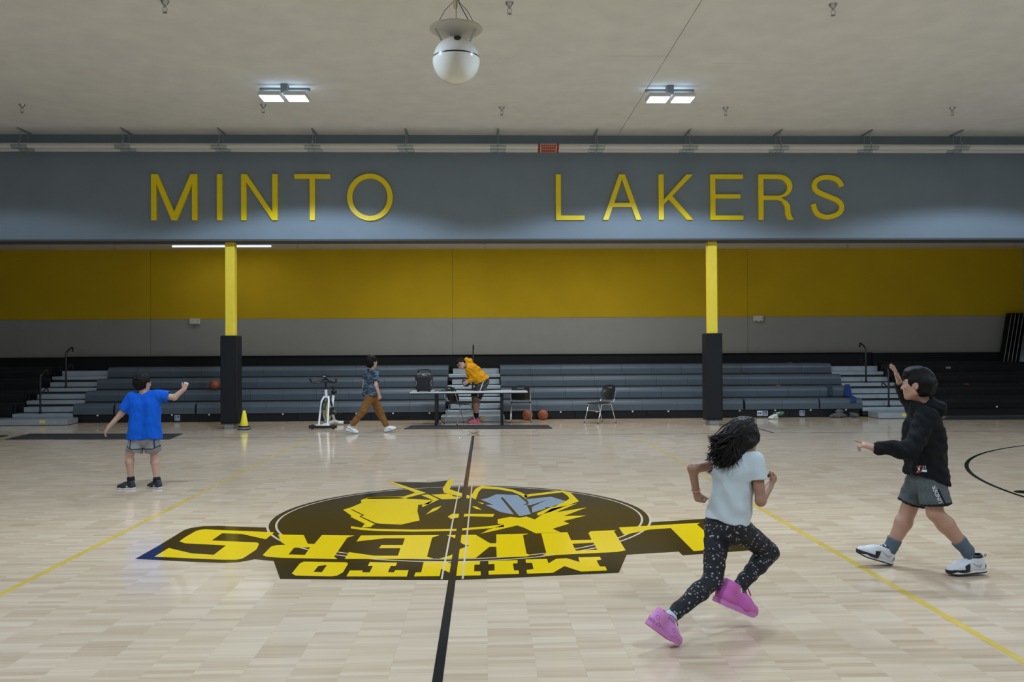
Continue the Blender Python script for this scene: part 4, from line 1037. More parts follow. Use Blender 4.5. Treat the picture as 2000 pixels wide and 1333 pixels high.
# ---- anatomy
def hand(S, wrist, d, pn, thumb, curl=.5, size=.15, point=False, k=.006, spread=.12):
    """d: towards the fingers, pn: palm normal (fingers curl towards it), thumb: side vector"""
    d = nrm(d); pn = nrm(np.asarray(pn)-d*np.dot(pn, d)); th = nrm(np.cross(d, pn)); th = th if np.dot(th, thumb) > 0 else -th
    s = size/.17; w_ = np.asarray(wrist, float)
    base = w_+d*.075*s
    for i, u in enumerate((-.026, -.009, .009, .026)):
        S.cone(w_+th*u*.6*s+d*.005*s, base+th*u*s, .0135*s, .0115*s, k=.012*s)
    S.ell(w_+d*.042*s, np.array([.030, .016, .045])*s, np.stack([th, pn, d]), k=.012*s)
    Ls = ((.034, .024, .019), (.039, .027, .020), (.036, .025, .019), (.028, .019, .016))
    for i, u in enumerate((.026, .009, -.009, -.026)):
        c = curl if np.isscalar(curl) else curl[i]
        if point and i == 0: c = .06
        p = base+th*u*s; dirn = nrm(d+th*u*spread*7.5); ang = 0
        for j, l in enumerate(Ls[i]):
            ang += c*(1.0, 1.25, .9)[j]
            v = dirn*math.cos(ang)+pn*math.sin(ang); q = p+v*l*s
            S.cone(p, q, (.0098, .0088, .0080)[j]*s, (.0088, .0080, .0068)[j]*s, k=.003*s); p = q
    p = w_+d*.018*s+th*.020*s; cc = curl if np.isscalar(curl) else np.mean(curl)
    v = nrm(d*.75+th*.75+pn*.25)
    for j, l in enumerate((.034, .028, .022)):
        q = p+v*l*s; S.cone(p, q, (.0135, .0105, .0095)[j]*s, (.0105, .0095, .0075)[j]*s, k=.006*s if j == 0 else .003*s); p = q
        v = nrm(v+pn*.25*cc*2+d*.25-th*.18*cc)
def head(S, c, f, u, H=.21, k=.02):
    """c: middle of the head (half way chin to crown), f: gaze, u: up"""
    f = nrm(f); u = nrm(np.asarray(u)-f*np.dot(u, f)); r = np.cross(f, u); B = np.stack([r, f, u])
    P = lambda x, y, z: np.asarray(c)+(r*x+f*y+u*z)*H
    S.ell(P(0, -.06, .13), np.array([.355, .43, .365])*H, B, k)
    S.ell(P(0, .12, -.12), np.array([.29, .29, .36])*H, B, .05*H*4)
    S.cone(P(-.06, .27, -.40), P(.06, .27, -.40), .075*H, .075*H, .10*H)
    for s in (-1, 1):
        S.cone(P(s*.25, .0, -.26), P(s*.09, .25, -.40), .07*H, .07*H, .12*H)
        S.ell(P(s*.19, .29, -.10), np.array([.10, .08, .09])*H, B, .08*H)
        S.ell(P(s*.145, .425, .0), np.array([.075, .05, .045])*H, B, .05*H, sub=True)
    S.cone(P(-.17, .345, .075), P(.17, .345, .075), .05*H, .05*H, .06*H)
    S.cone(P(0, .385, .03), P(0, .455, -.13), .028*H, .045*H, .04*H)
    for s in (-1, 1): S.ell(P(s*.045, .42, -.145), np.array([.04, .04, .032])*H, B, .03*H)
    S.cone(P(-.075, .375, -.245), P(.075, .375, -.245), .026*H, .026*H, .02*H); S.cone(P(-.06, .37, -.295), P(.06, .37, -.295), .03*H, .03*H, .02*H)
    for s in (-1, 1):
        S.ell(P(s*.365, -.04, -.04), np.array([.03, .07, .115])*H, B, .02*H); S.ell(P(s*.395, -.03, -.03), np.array([.02, .035, .06])*H, B, .02*H, sub=True)
    return P, B
def eyes(P, B, H, parent, org, iris=(.03, .018, .012)):
    for s in (-1, 1):
        c = P(s*.145, .335, .0); Rm = Matrix([list(B[0])+[0], list(B[1])+[0], list(B[2])+[0], [0, 0, 0, 1]]).transposed()
        rr = .046*H
        e = MB().lathe([(max(1e-4, rr*math.sin(a)), -rr*math.cos(a)) for a in np.linspace(0, PI, 9)], tuple(c), 12).build('eye', M['eyewhite'], parent, True, org=org)
        MB().lathe([(max(1e-4, rr*.5*math.sin(a)), -rr*.5*math.cos(a)) for a in np.linspace(0, PI, 7)], tuple(np.asarray(c)+B[1]*rr*.62), 10).build('iris', M['iris'], e, True, org=org)
        b0, b1 = P(s*.07, .405, .085), P(s*.24, .34, .10); bm = P(s*.155, .39, .12)
        MB().tube([b0, bm, b1], [.012*H, .022*H, .008*H], 6).build('eyebrow', M['hair'], parent, True, org=org)
M['eyewhite'] = mat('eye_white', (.7, .68, .66), .3); M['iris'] = mat('iris', (.02, .012, .008), .2)
M['hair'] = mat('hair_black', (.0045, .004, .0035), .55, spec=.15, var=.4, vscale=60, bump=.25, bscale=120)
M['hairbrown'] = mat('hair_dark_brown', (.007, .005, .0035), .5, spec=.22, var=.5, vscale=40)
def skinmat(name, col):
    m = mat(name, col, .5, var=.06, vscale=15); b = m.node_tree.nodes['Principled BSDF']
    b.inputs['Subsurface Weight'].default_value = .08; b.inputs['Subsurface Radius'].default_value = (.01, .004, .002); return m
def torso(S, sl, sr, hl, hr, rc, rw, rh, e=0.0, k=.05, bend=None):
    """sl,sr shoulders; hl,hr hips; radii of chest, waist, hips"""
    C = (sl+sr)/2; P = (hl+hr)/2; W_ = lerp(P, C, .42) if bend is None else bend
    lat = nrm(sr-sl); lath = nrm(hr-hl); sw = np.linalg.norm(sr-sl)/2; hw_ = np.linalg.norm(hr-hl)/2
    Cc = lerp(P, C, .80); rc, rw, rh = rc-.018, rw-.022, rh-.022; k = .03
    for s in (-1, 1):
        S.cone(Cc+lat*s*sw*.42, W_+lat*s*sw*.36, rc+e, rw+e, k); S.cone(W_+lat*s*sw*.36, P+lath*s*hw_*.55, rw+e, rh+e, k)
    S.cone(lerp(sl, C, .12), lerp(sr, C, .12), rc*.62+e, rc*.62+e, k)
def limb(S, a, b, c, ra, rb, rc, k=.02, e=0.0, bulge=0.0, back=None):
    S.cone(a, b, ra+e, rb+e, k)
    if bulge:
        m = lerp(b, c, .30)+(np.asarray(back)*bulge*.4 if back is not None else 0)
        S.cone(b, m, rb*.95+e, rb*.92+bulge*.6+e, k); S.cone(m, c, rb*.92+bulge*.6+e, rc+e, k)
    else: S.cone(b, c, rb+e, rc+e, k)
def sleeve(S, a, b, ra, rb, k=.03, wall=.012, depth=.03):
    """open-ended cloth tube from a to b"""
    S.cone(a, b, ra, rb, k, flat=True)
    b = np.asarray(b); d = nrm(b-np.asarray(a)); S.cone(b-d*depth, b+d*.05, rb-wall, rb-wall, .003, sub=True, flat=True, t0=0.0)
_shoeframe = {}
def shoe(parent, org, heel, toe, up, L_, mats, style, side=1, wd=1.0):
    """shoe from the heel-bottom to the toe-bottom point; mats: upper, sole, lace, accent"""
    heel = np.asarray(heel, float); x = nrm(np.asarray(toe)-heel); z = nrm(np.asarray(up)-x*np.dot(up, x)); y = np.cross(z, x); s = L_/.25
    P = lambda a, b, c: heel+(x*a+y*b*wd+z*c)*s
    S = SDF(.0035)
    S.cone(P(.038, 0, .040), P(.045, 0, .078), .031*s, .029*s, .02*s)
    S.cone(P(.04, 0, .040), P(.14, .0, .034), .033*s, .034*s, .03*s)
    S.cone(P(.15, .007, .032), P(.215, .0, .026), .036*s, .024*s, .03*s); S.cone(P(.15, -.008, .032), P(.215, .0, .026), .034*s, .024*s, .03*s)
    S.cone(P(.07, 0, .078), P(.16, 0, .045), .026*s, .026*s, .03*s)
    S.cone(P(.055, 0, .085), P(.058, 0, .105 if style != 'high' else .12), .036*s, .036*s, .02*s, flat=True)
    S.cone(P(.056, 0, .080), P(.06, 0, .15), .028*s, .029*s, .006*s, sub=True)
    S.cut(P(0, 0, .014), -z)
    B = np.stack([x, y, z])
    def mf(c):
        q = (c-heel)@B.T/s; r = np.zeros(len(q), int)
        if style == 'bw':
            r[(q[:, 0] > .075) & (q[:, 0] < .15) & (q[:, 2] < .075-.25*(q[:, 0]-.075)) & (q[:, 0] > .125-.2*q[:, 2])] = 3
            r[(q[:, 0] > .12) & (q[:, 2] < .034)] = 3
            r[(q[:, 2] > .092)] = 3; r[(q[:, 0] < .022) & (q[:, 2] < .05)] = 3
        if style == 'walk': r[(np.abs(q[:, 2]-.045-.25*(.1-q[:, 0])) < .005) & (q[:, 0] < .14)] = 3
        return r
    o, V, Q = sdf_obj('shoe', S, mats, parent, org, matfn=mf)
    # sole
    prof = [(.003, 0), (.004, -.025), (.03, -.033), (.09, -.030), (.15, -.0405), (.20, -.036), (.234, -.020), (.244, 0), (.234, .020), (.20, .035), (.15, .039), (.09, .029), (.03, .033), (.004, .025)]
    for _ in range(2):
        q = []
        for i in range(len(prof)):
            a, b = np.array(prof[i-1]), np.array(prof[i]); q += [tuple(a*.75+b*.25), tuple(a*.25+b*.75)]
        prof = q
    spring = lambda a: .012*max(0, (a-.17)/.075)**2+.004*max(0, (.03-a)/.03)**2
    MB().prism(prof, (), 0, 1, fn=lambda u, v, w_: P(u, v*(1 if w_ < .5 else 1.0), (spring(u) if w_ < .5 else .021+spring(u)*.8))).build('sole', mats[1], o, True, org=org)
    if style == 'bw' or style == 'kobe' or style == 'walk':
        MB().prism([(q[0]*1.004-.0005, q[1]*1.012) for q in prof], (), 0, 1, fn=lambda u, v, w_: P(u, v, (spring(u)-.0003 if w_ < .5 else .007+spring(u)))).build('outsole', mats[3] if style != 'kobe' else mats[1], o, True, org=org)
    tr = bvh(V, Q)
    n_l = 5 if style != 'loose' else 4
    for i in range(n_l):
        a = .085+.016*i; hgt = .2
        pts = []
        for t_ in np.linspace(-1, 1, 7):
            q = tr.ray_cast(Vector(P(a+(.006*t_), .019*t_, hgt)), -Vector(z), .5*s)
            if q[0] is not None: pts.append(np.array(q[0])+z*.0018)
        if len(pts) > 2: MB().tube(pts, .0028*s, 5).build('lace', mats[2], o, True, org=org)
    for s2 in (-1, 1):
        q = tr.ray_cast(Vector(P(.085, 0, .3)), -Vector(z), .5*s)
        if q[0] is not None:
            b0 = np.array(q[0])
            pts = [b0, b0+(z*.012+y*.018*s2)*s, b0+(z*.004+y*.03*s2+x*.008)*s] if style != 'loose' else [b0, b0+(z*.016+x*.02+y*.008*s2)*s, b0+(z*.01+x*.06+y*.012*s2)*s, b0+(-z*.01+x*.085+y*.012*s2)*s]
            MB().tube(pts, (.0025 if style != 'loose' else .0035)*s, 5).build('lace', mats[2], o, True, org=org)
    return o, tr, P, (x, y, z, s)
SWOOSH = [(-.038, -.006), (-.030, -.014), (-.018, -.013), (.045, .016), (-.012, -.002), (-.026, -.003), (-.034, .004), (-.039, .002)]
# ================================================================== PEOPLE
V3 = lambda *a: np.array(a, float)
def footprim(S, ank, heel, toe, r):
    q = lerp(ank, lerp(heel, toe, .35), .5); S.cone(ank, q, r, r*.9, .02); S.cone(q, lerp(q, toe, .55), r*.8, r*.55, .02)
def haircap(S, P, B, H, e=.03, front=.30, nape=-.30):
    """hair mass over the skull, kept off the face"""
    S.ell(P(0, -.08, .15), np.array([.355+e, .43+e, .37+e])*H, B, .02)
    S.ell(P(0, -.20, -.05), np.array([.33+e, .30+e, .34+e])*H, B, .04)
    S.ell(P(0, .62, -.22), np.array([.60, .50, .46])*H, B, .03, sub=True)
    for s in (-1, 1): S.ell(P(s*.40, .02, -.10), np.array([.09, .12, .14])*H, B, .02, sub=True)
    S.cut(P(0, 0, nape), -(B[2]*1.0+B[1]*.15))
def cloth(name, col, rough=.8, **k): return mat(name, col, rough, spec=.2, **k)

# ------------------------------------------------ girl running (nearest)
def girl():
    Z = lambda u, v, Y: at(1240+u/2.6125, 780+v/2.6125, Y)
    org = V3(*on_floor(1395, 1262)); org[2] = 0
    t = tag(empty('person', org), 'girl running in white T-shirt, spotted black leggings and pink sneakers', 'person')
    skin = skinmat('skin_girl', (.33, .175, .115))
    sl, sr = Z(430, 330, -3.36), Z(618, 312, -3.56); hl, hr = Z(425, 640, -3.42), Z(515, 655, -3.52)
    nk = Z(535, 285, -3.45); hc = Z(560, 190, -3.43)
    el, wl = Z(295, 355, -3.44), Z(312, 472, -3.40); er, wr = Z(642, 520, -3.60), Z(690, 440, -3.47)
    kl, al = Z(398, 925, -3.56), Z(172, 1122, -3.76); kr, ar = Z(688, 782, -3.36), Z(508, 985, -3.52)
    g = lambda a, b, Y: at(1250+a/8.333, 1130+b/8.333, Y)
    hell, toel = g(105, 745, -3.86), g(620, 1155, -3.78); toel[2] = -.006
    helr, toer = g(1215, 385, -3.58), g(1850, 655, -3.44)
    fw = nrm(V3(.75, .66, 0)); back = -fw
    S = SDF(.0048)
    torso(S, sl, sr, hl, hr, .082, .072, .086)
    S.cone(nk, hc, .042, .040, .03)
    P, B = head(S, hc, nrm(V3(.80, .58, -.05)), nrm(V3(.10, .03, 1)), .205)
    S.cone(lerp(sl, sr, .1), sl, .042, .036, .02); S.cone(lerp(sr, sl, .1), sr, .042, .038, .02)
    limb(S, sl, el, wl, .036, .028, .021); limb(S, sr, er, wr, .038, .029, .022)
    hand(S, wl, nrm(Z(335, 545, -3.38)-wl), nrm(V3(.6, .5, .1)), nrm(V3(.7, -.5, 0)), .75, .135)
    hand(S, wr, nrm(Z(722, 395, -3.44)-wr), nrm(V3(-.5, .5, .3)), nrm(V3(-.3, .4, .9)), 1.0, .135)
    limb(S, hl, kl, al, .070, .046, .028, e=-.006, k=.012); limb(S, hr, kr, ar, .070, .046, .028, e=-.006, k=.012)
    footprim(S, al, hell, toel, .026); footprim(S, ar, helr, toer, .026)
    sdf_obj('body', S, skin, t, org, it=2)
    eyes(P, B, .205, t, org)
    # leggings
    S = SDF(.0048)
    S.cone(lerp(hl, hr, .2)+V3(0, 0, .07), lerp(hl, hr, .8)+V3(0, 0, .07), .070, .070, .03)
    for h_, k_, a_ in ((hl, kl, al), (hr, kr, ar)):
        S.cone(h_, k_, .080, .056, .03); m_ = lerp(k_, a_, .30)+back*.006
        S.cone(k_, m_, .053, .053, .02); S.cone(m_, lerp(k_, a_, .93), .053, .038, .02, flat=True)
    for s_ in (0, 1): S.ell(lerp(hl, hr, .2+.6*s_)+back*.02+V3(0, 0, -.03), (.068, .068, .08), None, .03)
    m, N, L, b = newmat('leggings_spotted')
    tc = N.new('ShaderNodeTexCoord'); vo = N.new('ShaderNodeTexVoronoi'); vo.inputs['Scale'].default_value = 50; L.new(tc.outputs['Object'], vo.inputs['Vector'])
    nz = N.new('ShaderNodeTexNoise'); nz.inputs['Scale'].default_value = 160; L.new(tc.outputs['Object'], nz.inputs['Vector'])
    wn_ = N.new('ShaderNodeTexWhiteNoise'); L.new(vo.outputs['Position'], wn_.inputs['Vector'])
    ad = N.new('ShaderNodeMath'); ad.operation = 'MULTIPLY_ADD'; L.new(nz.outputs['Fac'], ad.inputs[0]); ad.inputs[1].default_value = .30; L.new(vo.outputs['Distance'], ad.inputs[2])
    th_ = N.new('ShaderNodeMath'); th_.operation = 'MULTIPLY_ADD'; L.new(wn_.outputs['Value'], th_.inputs[0]); th_.inputs[1].default_value = .16; th_.inputs[2].default_value = .30
    lt = N.new('ShaderNodeMath'); lt.operation = 'LESS_THAN'; L.new(ad.outputs[0], lt.inputs[0]); L.new(th_.outputs[0], lt.inputs[1])
    mx = N.new('ShaderNodeMix'); mx.data_type = 'RGBA'; L.new(lt.outputs[0], mx.inputs[0]); mx.inputs[6].default_value = (.0035, .0045, .008, 1)
    mc = N.new('ShaderNodeMix'); mc.data_type = 'RGBA'; L.new(wn_.outputs['Value'], mc.inputs[0]); mc.inputs[6].default_value = (.42, .26, .25, 1); mc.inputs[7].default_value = (.34, .36, .38, 1); L.new(mc.outputs[2], mx.inputs[7])
    L.new(mx.outputs[2], b.inputs['Base Color']); b.inputs['Roughness'].default_value = .75
    sdf_obj('leggings', S, m, t, org, amp=.0025, wl=.07, seed=3)
    # socks
    sk = cloth('sock_white_blue', (.50, .60, .64))
    for k_, a_, h_, to in ((kl, al, hell, toel), (kr, ar, helr, toer)):
        S = SDF(.004); S.cone(lerp(k_, a_, .90), a_, .036, .035, .01); S.cone(a_, lerp(a_, lerp(h_, to, .35), .45), .035, 0.022, .02); sdf_obj('sock', S, sk, t, org)
    # T-shirt
    S = SDF(.0048)
    C = (sl+sr)/2; Ph = (hl+hr)/2; lat = nrm(sr-sl); up = nrm(C-Ph)
    for s_ in (-1, 1):
        S.cone(lerp(Ph, C, .78)+lat*s_*.046, Ph+lat*s_*.042-up*.06, .084, .100, .04)
    S.cone(lerp(sl, sr, .12), lerp(sr, sl, .12), .050, .052, .04)
    S.cone(lerp(sl, sr, .24)-up*.05, lerp(sr, sl, .24)-up*.05, .078, .078, .04)
    S.hollow(Z(462, 628, -3.47), nrm(V3(-.26, -.05, -1)))
    S.cone(nk-V3(0, 0, .012), nk+V3(0, 0, .12), .055, .06, .01, sub=True)
    sleeve(S, sl, lerp(sl, el, .42), .050, .050, .02); sleeve(S, sr, lerp(sr, er, .50), .050, .053, .02)
    def fold(V):
        q = (V-C); a = q@lat; h = q@up
        return .0035*np.sin(48*a+26*h)*np.clip(-h*4, 0, 1)+.003*np.sin(55*h+30*a+1)*np.clip(-h*3-.3, 0, 1)
    sdf_obj('shirt', S, cloth('tshirt_pale_blue_white', (.50, .565, .585), .75), t, org, amp=.0016, wl=.10, seed=5, it=3, disp=fold)
    # hair: skull cap, flowing mass and loose locks
    H = .205; hr_ = SDF(.0055)
    hr_.ell(P(0, -.07, .14), np.array([.385, .46, .40])*H, B, .02)
    hr_.ell(P(0, .66, -.20), np.array([.60, .50, .50])*H, B, .03, sub=True)
    q1, q2, q3, q4 = Z(505, 200, -3.47), Z(452, 262, -3.50), Z(470, 310, -3.52), Z(420, 250, -3.52)
    hr_.cone(P(0, -.15, .05), q1, .070, .066, .04); hr_.cone(q1, q2, .062, .040, .04); hr_.cone(q1, q3, .056, .032, .04); hr_.cone(q2, q4, .034, .015, .03)
    hr_.cone(P(.1, -.2, -.1), Z(528, 300, -3.53), .045, .022, .04); hr_.cone(P(.25, .05, .0), Z(588, 235, -3.52), .042, .025, .03)
    ho, HV, HQ = sdf_obj('hair', hr_, M['hairbrown'], t, org, amp=.003, wl=.05, seed=8, it=2)
    lk = MB(); rr = np.random.default_rng(4)
    tips = [(374, 283), (380, 250), (372, 300), (390, 325), (405, 340), (425, 348), (450, 350), (480, 356), (510, 352), (532, 340), (384, 222), (395, 205), (376, 196), (388, 268), (545, 325), (398, 312), (560, 300), (440, 335), (470, 345), (500, 345)]
    for i in range(420):
        e_ = rr.uniform(-1.35, 1.25); f_ = rr.uniform(.05, 1.5)       # start on the skull, spread round the crown
        st_ = P(.39*math.sin(e_)*math.sin(f_+.25), .22-.60*math.sin(f_)*math.cos(e_)-.02, .14+.415*math.cos(f_))
        c1 = st_+(st_-P(0, -.05, .05))*.30+nrm(q1-hc)*.06
        tu, tv = tips[rr.integers(len(tips))]; tip = Z(tu+rr.normal()*6, tv+rr.normal()*6, -3.505+rr.normal()*.035)
        md = lerp(q1, lerp(q2, q3, np.clip((tv-200)/150, 0, 1)), .75)+nrm(rr.normal(size=3)*np.array([1, 1.6, 1]))*rr.uniform(.050, .092)
        pts = []; ph = rr.random()*6; am = rr.uniform(.006, .016); rw_ = rr.uniform(.0035, .0075)
        for s_ in np.linspace(0, 1, 16):
            p_ = st_*(1-s_)**3+3*c1*s_*(1-s_)**2+3*md*s_**2*(1-s_)+tip*s_**3
            pts.append(p_+V3(math.sin(10*s_+ph), math.cos(9*s_+ph), math.sin(11*s_+ph*2))*am*s_)
        lk.tube(pts, list(np.interp(np.linspace(0, 1, 16), [0, .1, .6, .85, 1], [.002, rw_, rw_, rw_*.6, .0008])), 6)
    lk.build('hair_locks', M['hairbrown'], ho, True, org=org)
    wv = nrm(wl-el); c = lerp(el, wl, .93); u1 = nrm(np.cross(wv, V3(0, 1, 0))); u2 = np.cross(wv, u1)
    MB().tube([c+(u1*math.cos(a)+u2*math.sin(a))*.0275 for a in np.linspace(0, 2*PI, 25)[:-1]], .003, 6, closed=True).build('bracelet', mat('bracelet_pink', (.55, .25, .26), .5), t, True, org=org)
    # pink sneakers
    m, N, L, b = newmat('sneaker_pink_print')
    tc = N.new('ShaderNodeTexCoord'); vo = N.new('ShaderNodeTexVoronoi'); vo.inputs['Scale'].default_value = 26; L.new(tc.outputs['Object'], vo.inputs['Vector'])
    wv_ = N.new('ShaderNodeMath'); wv_.operation = 'SINE'; ml = N.new('ShaderNodeMath'); ml.operation = 'MULTIPLY'; ml.inputs[1].default_value = 26; L.new(vo.outputs['Distance'], ml.inputs[0]); L.new(ml.outputs[0], wv_.inputs[0])
    c1 = N.new('ShaderNodeMath'); c1.operation = 'LESS_THAN'; L.new(vo.outputs['Distance'], c1.inputs[0]); c1.inputs[1].default_value = .34
    c2 = N.new('ShaderNodeMath'); c2.operation = 'GREATER_THAN'; L.new(wv_.outputs[0], c2.inputs[0]); c2.inputs[1].default_value = .35
    c3 = N.new('ShaderNodeMath'); c3.operation = 'MULTIPLY'; L.new(c1.outputs[0], c3.inputs[0]); L.new(c2.outputs[0], c3.inputs[1])
    mx = N.new('ShaderNodeMix'); mx.data_type = 'RGBA'; L.new(c3.outputs[0], mx.inputs[0]); mx.inputs[6].default_value = (.60, .23, .52, 1); mx.inputs[7].default_value = (.32, .05, .24, 1); L.new(mx.outputs[2], b.inputs['Base Color']); b.inputs['Roughness'].default_value = .5
    pk = mat('sneaker_pink', (.56, .12, .42), .5); pk2 = mat('sneaker_pink_sole', (.60, .20, .50), .5); pl = mat('lace_pink', (.48, .08, .32), .6)
    Ls = np.linalg.norm(toel-hell)*1.02
    shoe(t, org, hell, toel, nrm(V3(.45, .2, .8)), Ls, [m, pk2, pl, pk], 'loose', wd=1.1)
    shoe(t, org, helr, toer, nrm(V3(.3, .1, .95)), np.linalg.norm(toer-helr)*1.02, [pk, pk2, pl, pk], 'loose', wd=1.1)
girl()

# ------------------------------------------------ boy in black hoodie (right)
def boy_black():
    Z = lambda u, v, Y: at(1640+u/2.897, 690+v/2.897, Y)
    org = V3(*on_floor(1805, 1115)); org[2] = 0
    t = tag(empty('person', org), 'boy in black hoodie and grey shorts walking with one hand raised', 'person')
    skin = skinmat('skin_boy_black', (.42, .235, .165))
    sl, sr = Z(492, 372, -2.43), Z(452, 352, -2.15); hl, hr = Z(520, 715, -2.39), Z(455, 710, -2.21)
    nk = Z(482, 300, -2.29); hc = Z(437, 182, -2.29)
    el, wl = Z(405, 548, -2.50), Z(190, 538, -2.42); er, wr = Z(395, 262, -1.98), Z(338, 168, -2.08)
    kl, al = Z(538, 905, -2.42), Z(722, 1118, -2.42); kr, ar = Z(388, 892, -2.17), Z(284, 1112, -2.13)
    g = lambda a, b, Y: at(1660+a/7.143, 1030+b/7.143, Y)
    hell, toel = g(1895, 618, -2.42), g(1335, 668, -2.43); toel[2] = max(.004, toel[2]-.012)
    helr, toer = g(585, 600, -2.12), g(68, 372, -2.14); helr[2] = .004
    fw = V3(-1, 0, 0); back = -fw
    S = SDF(.0048)
    torso(S, sl, sr, hl, hr, .095, .085, .095)
    S.cone(nk+V3(0, 0, -.03), hc+V3(.02, 0, -.04), .05, .048, .03)
    P, B = head(S, hc, nrm(V3(-.82, .56, .05)), nrm(V3(.10, 0, 1)), .222)
    limb(S, sl, el, wl, .045, .036, .024); limb(S, sr, er, wr, .045, .036, .024)
    hand(S, wl, nrm(Z(128, 515, -2.40)-wl), nrm(V3(.1, .4, -1)), V3(0, -.3, 1), .75, .155, point=True)
    hand(S, wr, nrm(Z(303, 62, -2.08)-wr), nrm(V3(-1, .25, -.1)), V3(-.5, -1, -.3), (.08, .12, .16, .22), .165, spread=.7)
    limb(S, hl, kl, al, .085, .056, .036, bulge=.016, back=back); limb(S, hr, kr, ar, .085, .056, .036, bulge=.016, back=back)
    footprim(S, al, hell, toel, .028); footprim(S, ar, helr, toer, .028)
    sdf_obj('body', S, skin, t, org)
    eyes(P, B, .222, t, org)
    S = SDF(.005); H = .222
    haircap(S, P, B, H, .05, nape=-.40)
    S.ell(P(0, .22, .40), np.array([.30, .22, .13])*H, B, .03); S.ell(P(0, -.05, .52), np.array([.28, .30, .10])*H, B, .03); S.ell(P(0, .36, .27), np.array([.25, .07, .09])*H, B, .02)
    sdf_obj('hair', S, M['hair'], t, org, amp=.0045, wl=.06, seed=2, it=2, stretch=np.array([.6, 1.3, .8]))
    # shorts
    hemL, hemR = Z(545, 862, -2.41), Z(402, 850, -2.17)
    S = SDF(.005)
    S.cone(lerp(hl, hr, .15)+V3(0, 0, .06), lerp(hl, hr, .85)+V3(0, 0, .04), .086, .086, .03)
    sleeve(S, hl, hemL, .092, .108, .03); sleeve(S, hr, hemR, .090, .098, .03); S.ell((hl+hr)/2+V3(0, 0, -.03), (.095, .08, .085), None, .03)
    dl, dr = nrm(hemL-hl), nrm(hemR-hr)
    def mf(c):
        L1, R1 = np.linalg.norm(hemL-hl), np.linalg.norm(hemR-hr)
        isl = c[:, 1] < -2.29
        tl_ = ((c-hl)@dl)-L1; tr_ = ((c-hr)@dr)-R1
        return np.where(isl, tl_ > -.018, tr_ > -.018).astype(int)
    gs = cloth('shorts_grey', (.085, .098, .105), .8, var=.25, vscale=90); gb = cloth('shorts_trim_black', (.012, .012, .013))
    so_, SV, SQ = sdf_obj('shorts', S, [gs, gb], t, org, amp=.003, wl=.11, seed=6, matfn=mf)
    tr = bvh(SV, SQ); dn = nrm(Z(572, 838, -2.5)-Z(540, 755, -2.5)); wn = M['white']
    c, a1, a2 = surf(tr, 1640+552/2.897, 690+800/2.897, -dn)
    decal('print_text', text_polys('UNDER', .038), tr, c, a2, -a1, wn, so_, org)
    c, a1, a2 = surf(tr, 1640+578/2.897, 690+815/2.897, -dn)
    decal('side_stripe', [[(-.06+.01*i, -.005) for i in range(13)]+[(.06-.01*i, .007) for i in range(13)]], tr, c, a2, -a1, gb, so_, org)
    # hoodie
    S = SDF(.005); C = (sl+sr)/2; lat = V3(0, -1, 0); hem = Z(490, 760, -2.30); up = nrm(C-hem)
    for s_ in (-1, 1): S.cone(lerp(hem, C, .82)+lat*s_*.070, hem+lat*s_*.055-up*.03, .112, .138, .05)
    S.cone(lerp(sl, sr, .08), lerp(sr, sl, .08), .080, .080, .05)
    S.hollow(Z(490, 712, -2.30), nrm(V3(-.30, 0, -1)))
    S.cone(sl, el, .074, .066, .04); S.cone(el, lerp(el, wl, .86), .066, .046, .03); sleeve(S, lerp(el, wl, .82), lerp(el, wl, 1.0), .038, .036, .01, .006, .02)
    S.cone(sr, er, .074, .062, .04); S.cone(er, lerp(er, wr, .86), .062, .044, .03); sleeve(S, lerp(er, wr, .82), lerp(er, wr, 1.0), .037, .035, .01, .006, .02)
    S.cone(nk+V3(-.03, -.0, -.01), nk+V3(.02, 0, .0), .078, .080, .03)
    S.cone(nk+V3(.0, 0, .0), hc+V3(.0, 0, .03), .060, .066, .012, sub=True)
    for s_ in (-1, 1):
        S.cone(nk+V3(.02, s_*.06, .015), Z(552, 310, -2.29)+V3(0, s_*.05, 0), .030, .040, .03); S.cone(Z(552, 312, -2.29)+V3(0, s_*.05, 0), Z(545, 365, -2.29), .045, .030, .03)
    def fold(V):
        q = V-C; h = q@up; x_ = q[:, 0]
        return .006*np.sin(30*x_+18*h+1.0)*np.clip(-h*3, 0, 1)
    bc = cloth('hoodie_black', (.0055, .0065, .008), .85, bump=.2, bscale=250)
    ho, HV, HQ = sdf_obj('hoodie', S, bc, t, org, amp=.0055, wl=.085, seed=9, disp=fold)
    tr = bvh(HV, HQ); c, rt, up_ = surf(tr, 1640+463/2.897, 690+655/2.897, V3(0, 0, 1))
    red = mat('patch_red', (.30, .03, .035), .6); wh = M['white']
    rc = lambda a, b_, c_, d: [(a+(b_-a)*i/6, c_) for i in range(7)]+[(b_-(b_-a)*i/6, d) for i in range(7)]
    pt = decal('patch', [rc(-.037, 0, -.024, .024)], tr, c, rt, up_, red, ho, org, .003)
    decal('patch_print', [[(-.028, -.018), (-.024, -.018), (-.019, -.004), (-.012, -.014), (-.008, -.012), (-.014, .004), (-.008, .014), (-.012, .016), (-.018, .007), (-.026, .006), (-.026, .002), (-.022, .001)]], tr, c, rt, up_, wh, pt, org, .005)
    decal('patch_print', [[(q[0]+.018, q[1]+.008) for q in p_] for p_ in text_polys('23', .026)], tr, c, rt, up_, wh, pt, org, .004)
    decal('patch_print', [rc(.002, .036, -.022, -.008)], tr, c, rt, up_, wh, pt, org, .004)
    # socks and shoes
    sk = cloth('sock_grey', (.095, .125, .155), .85)
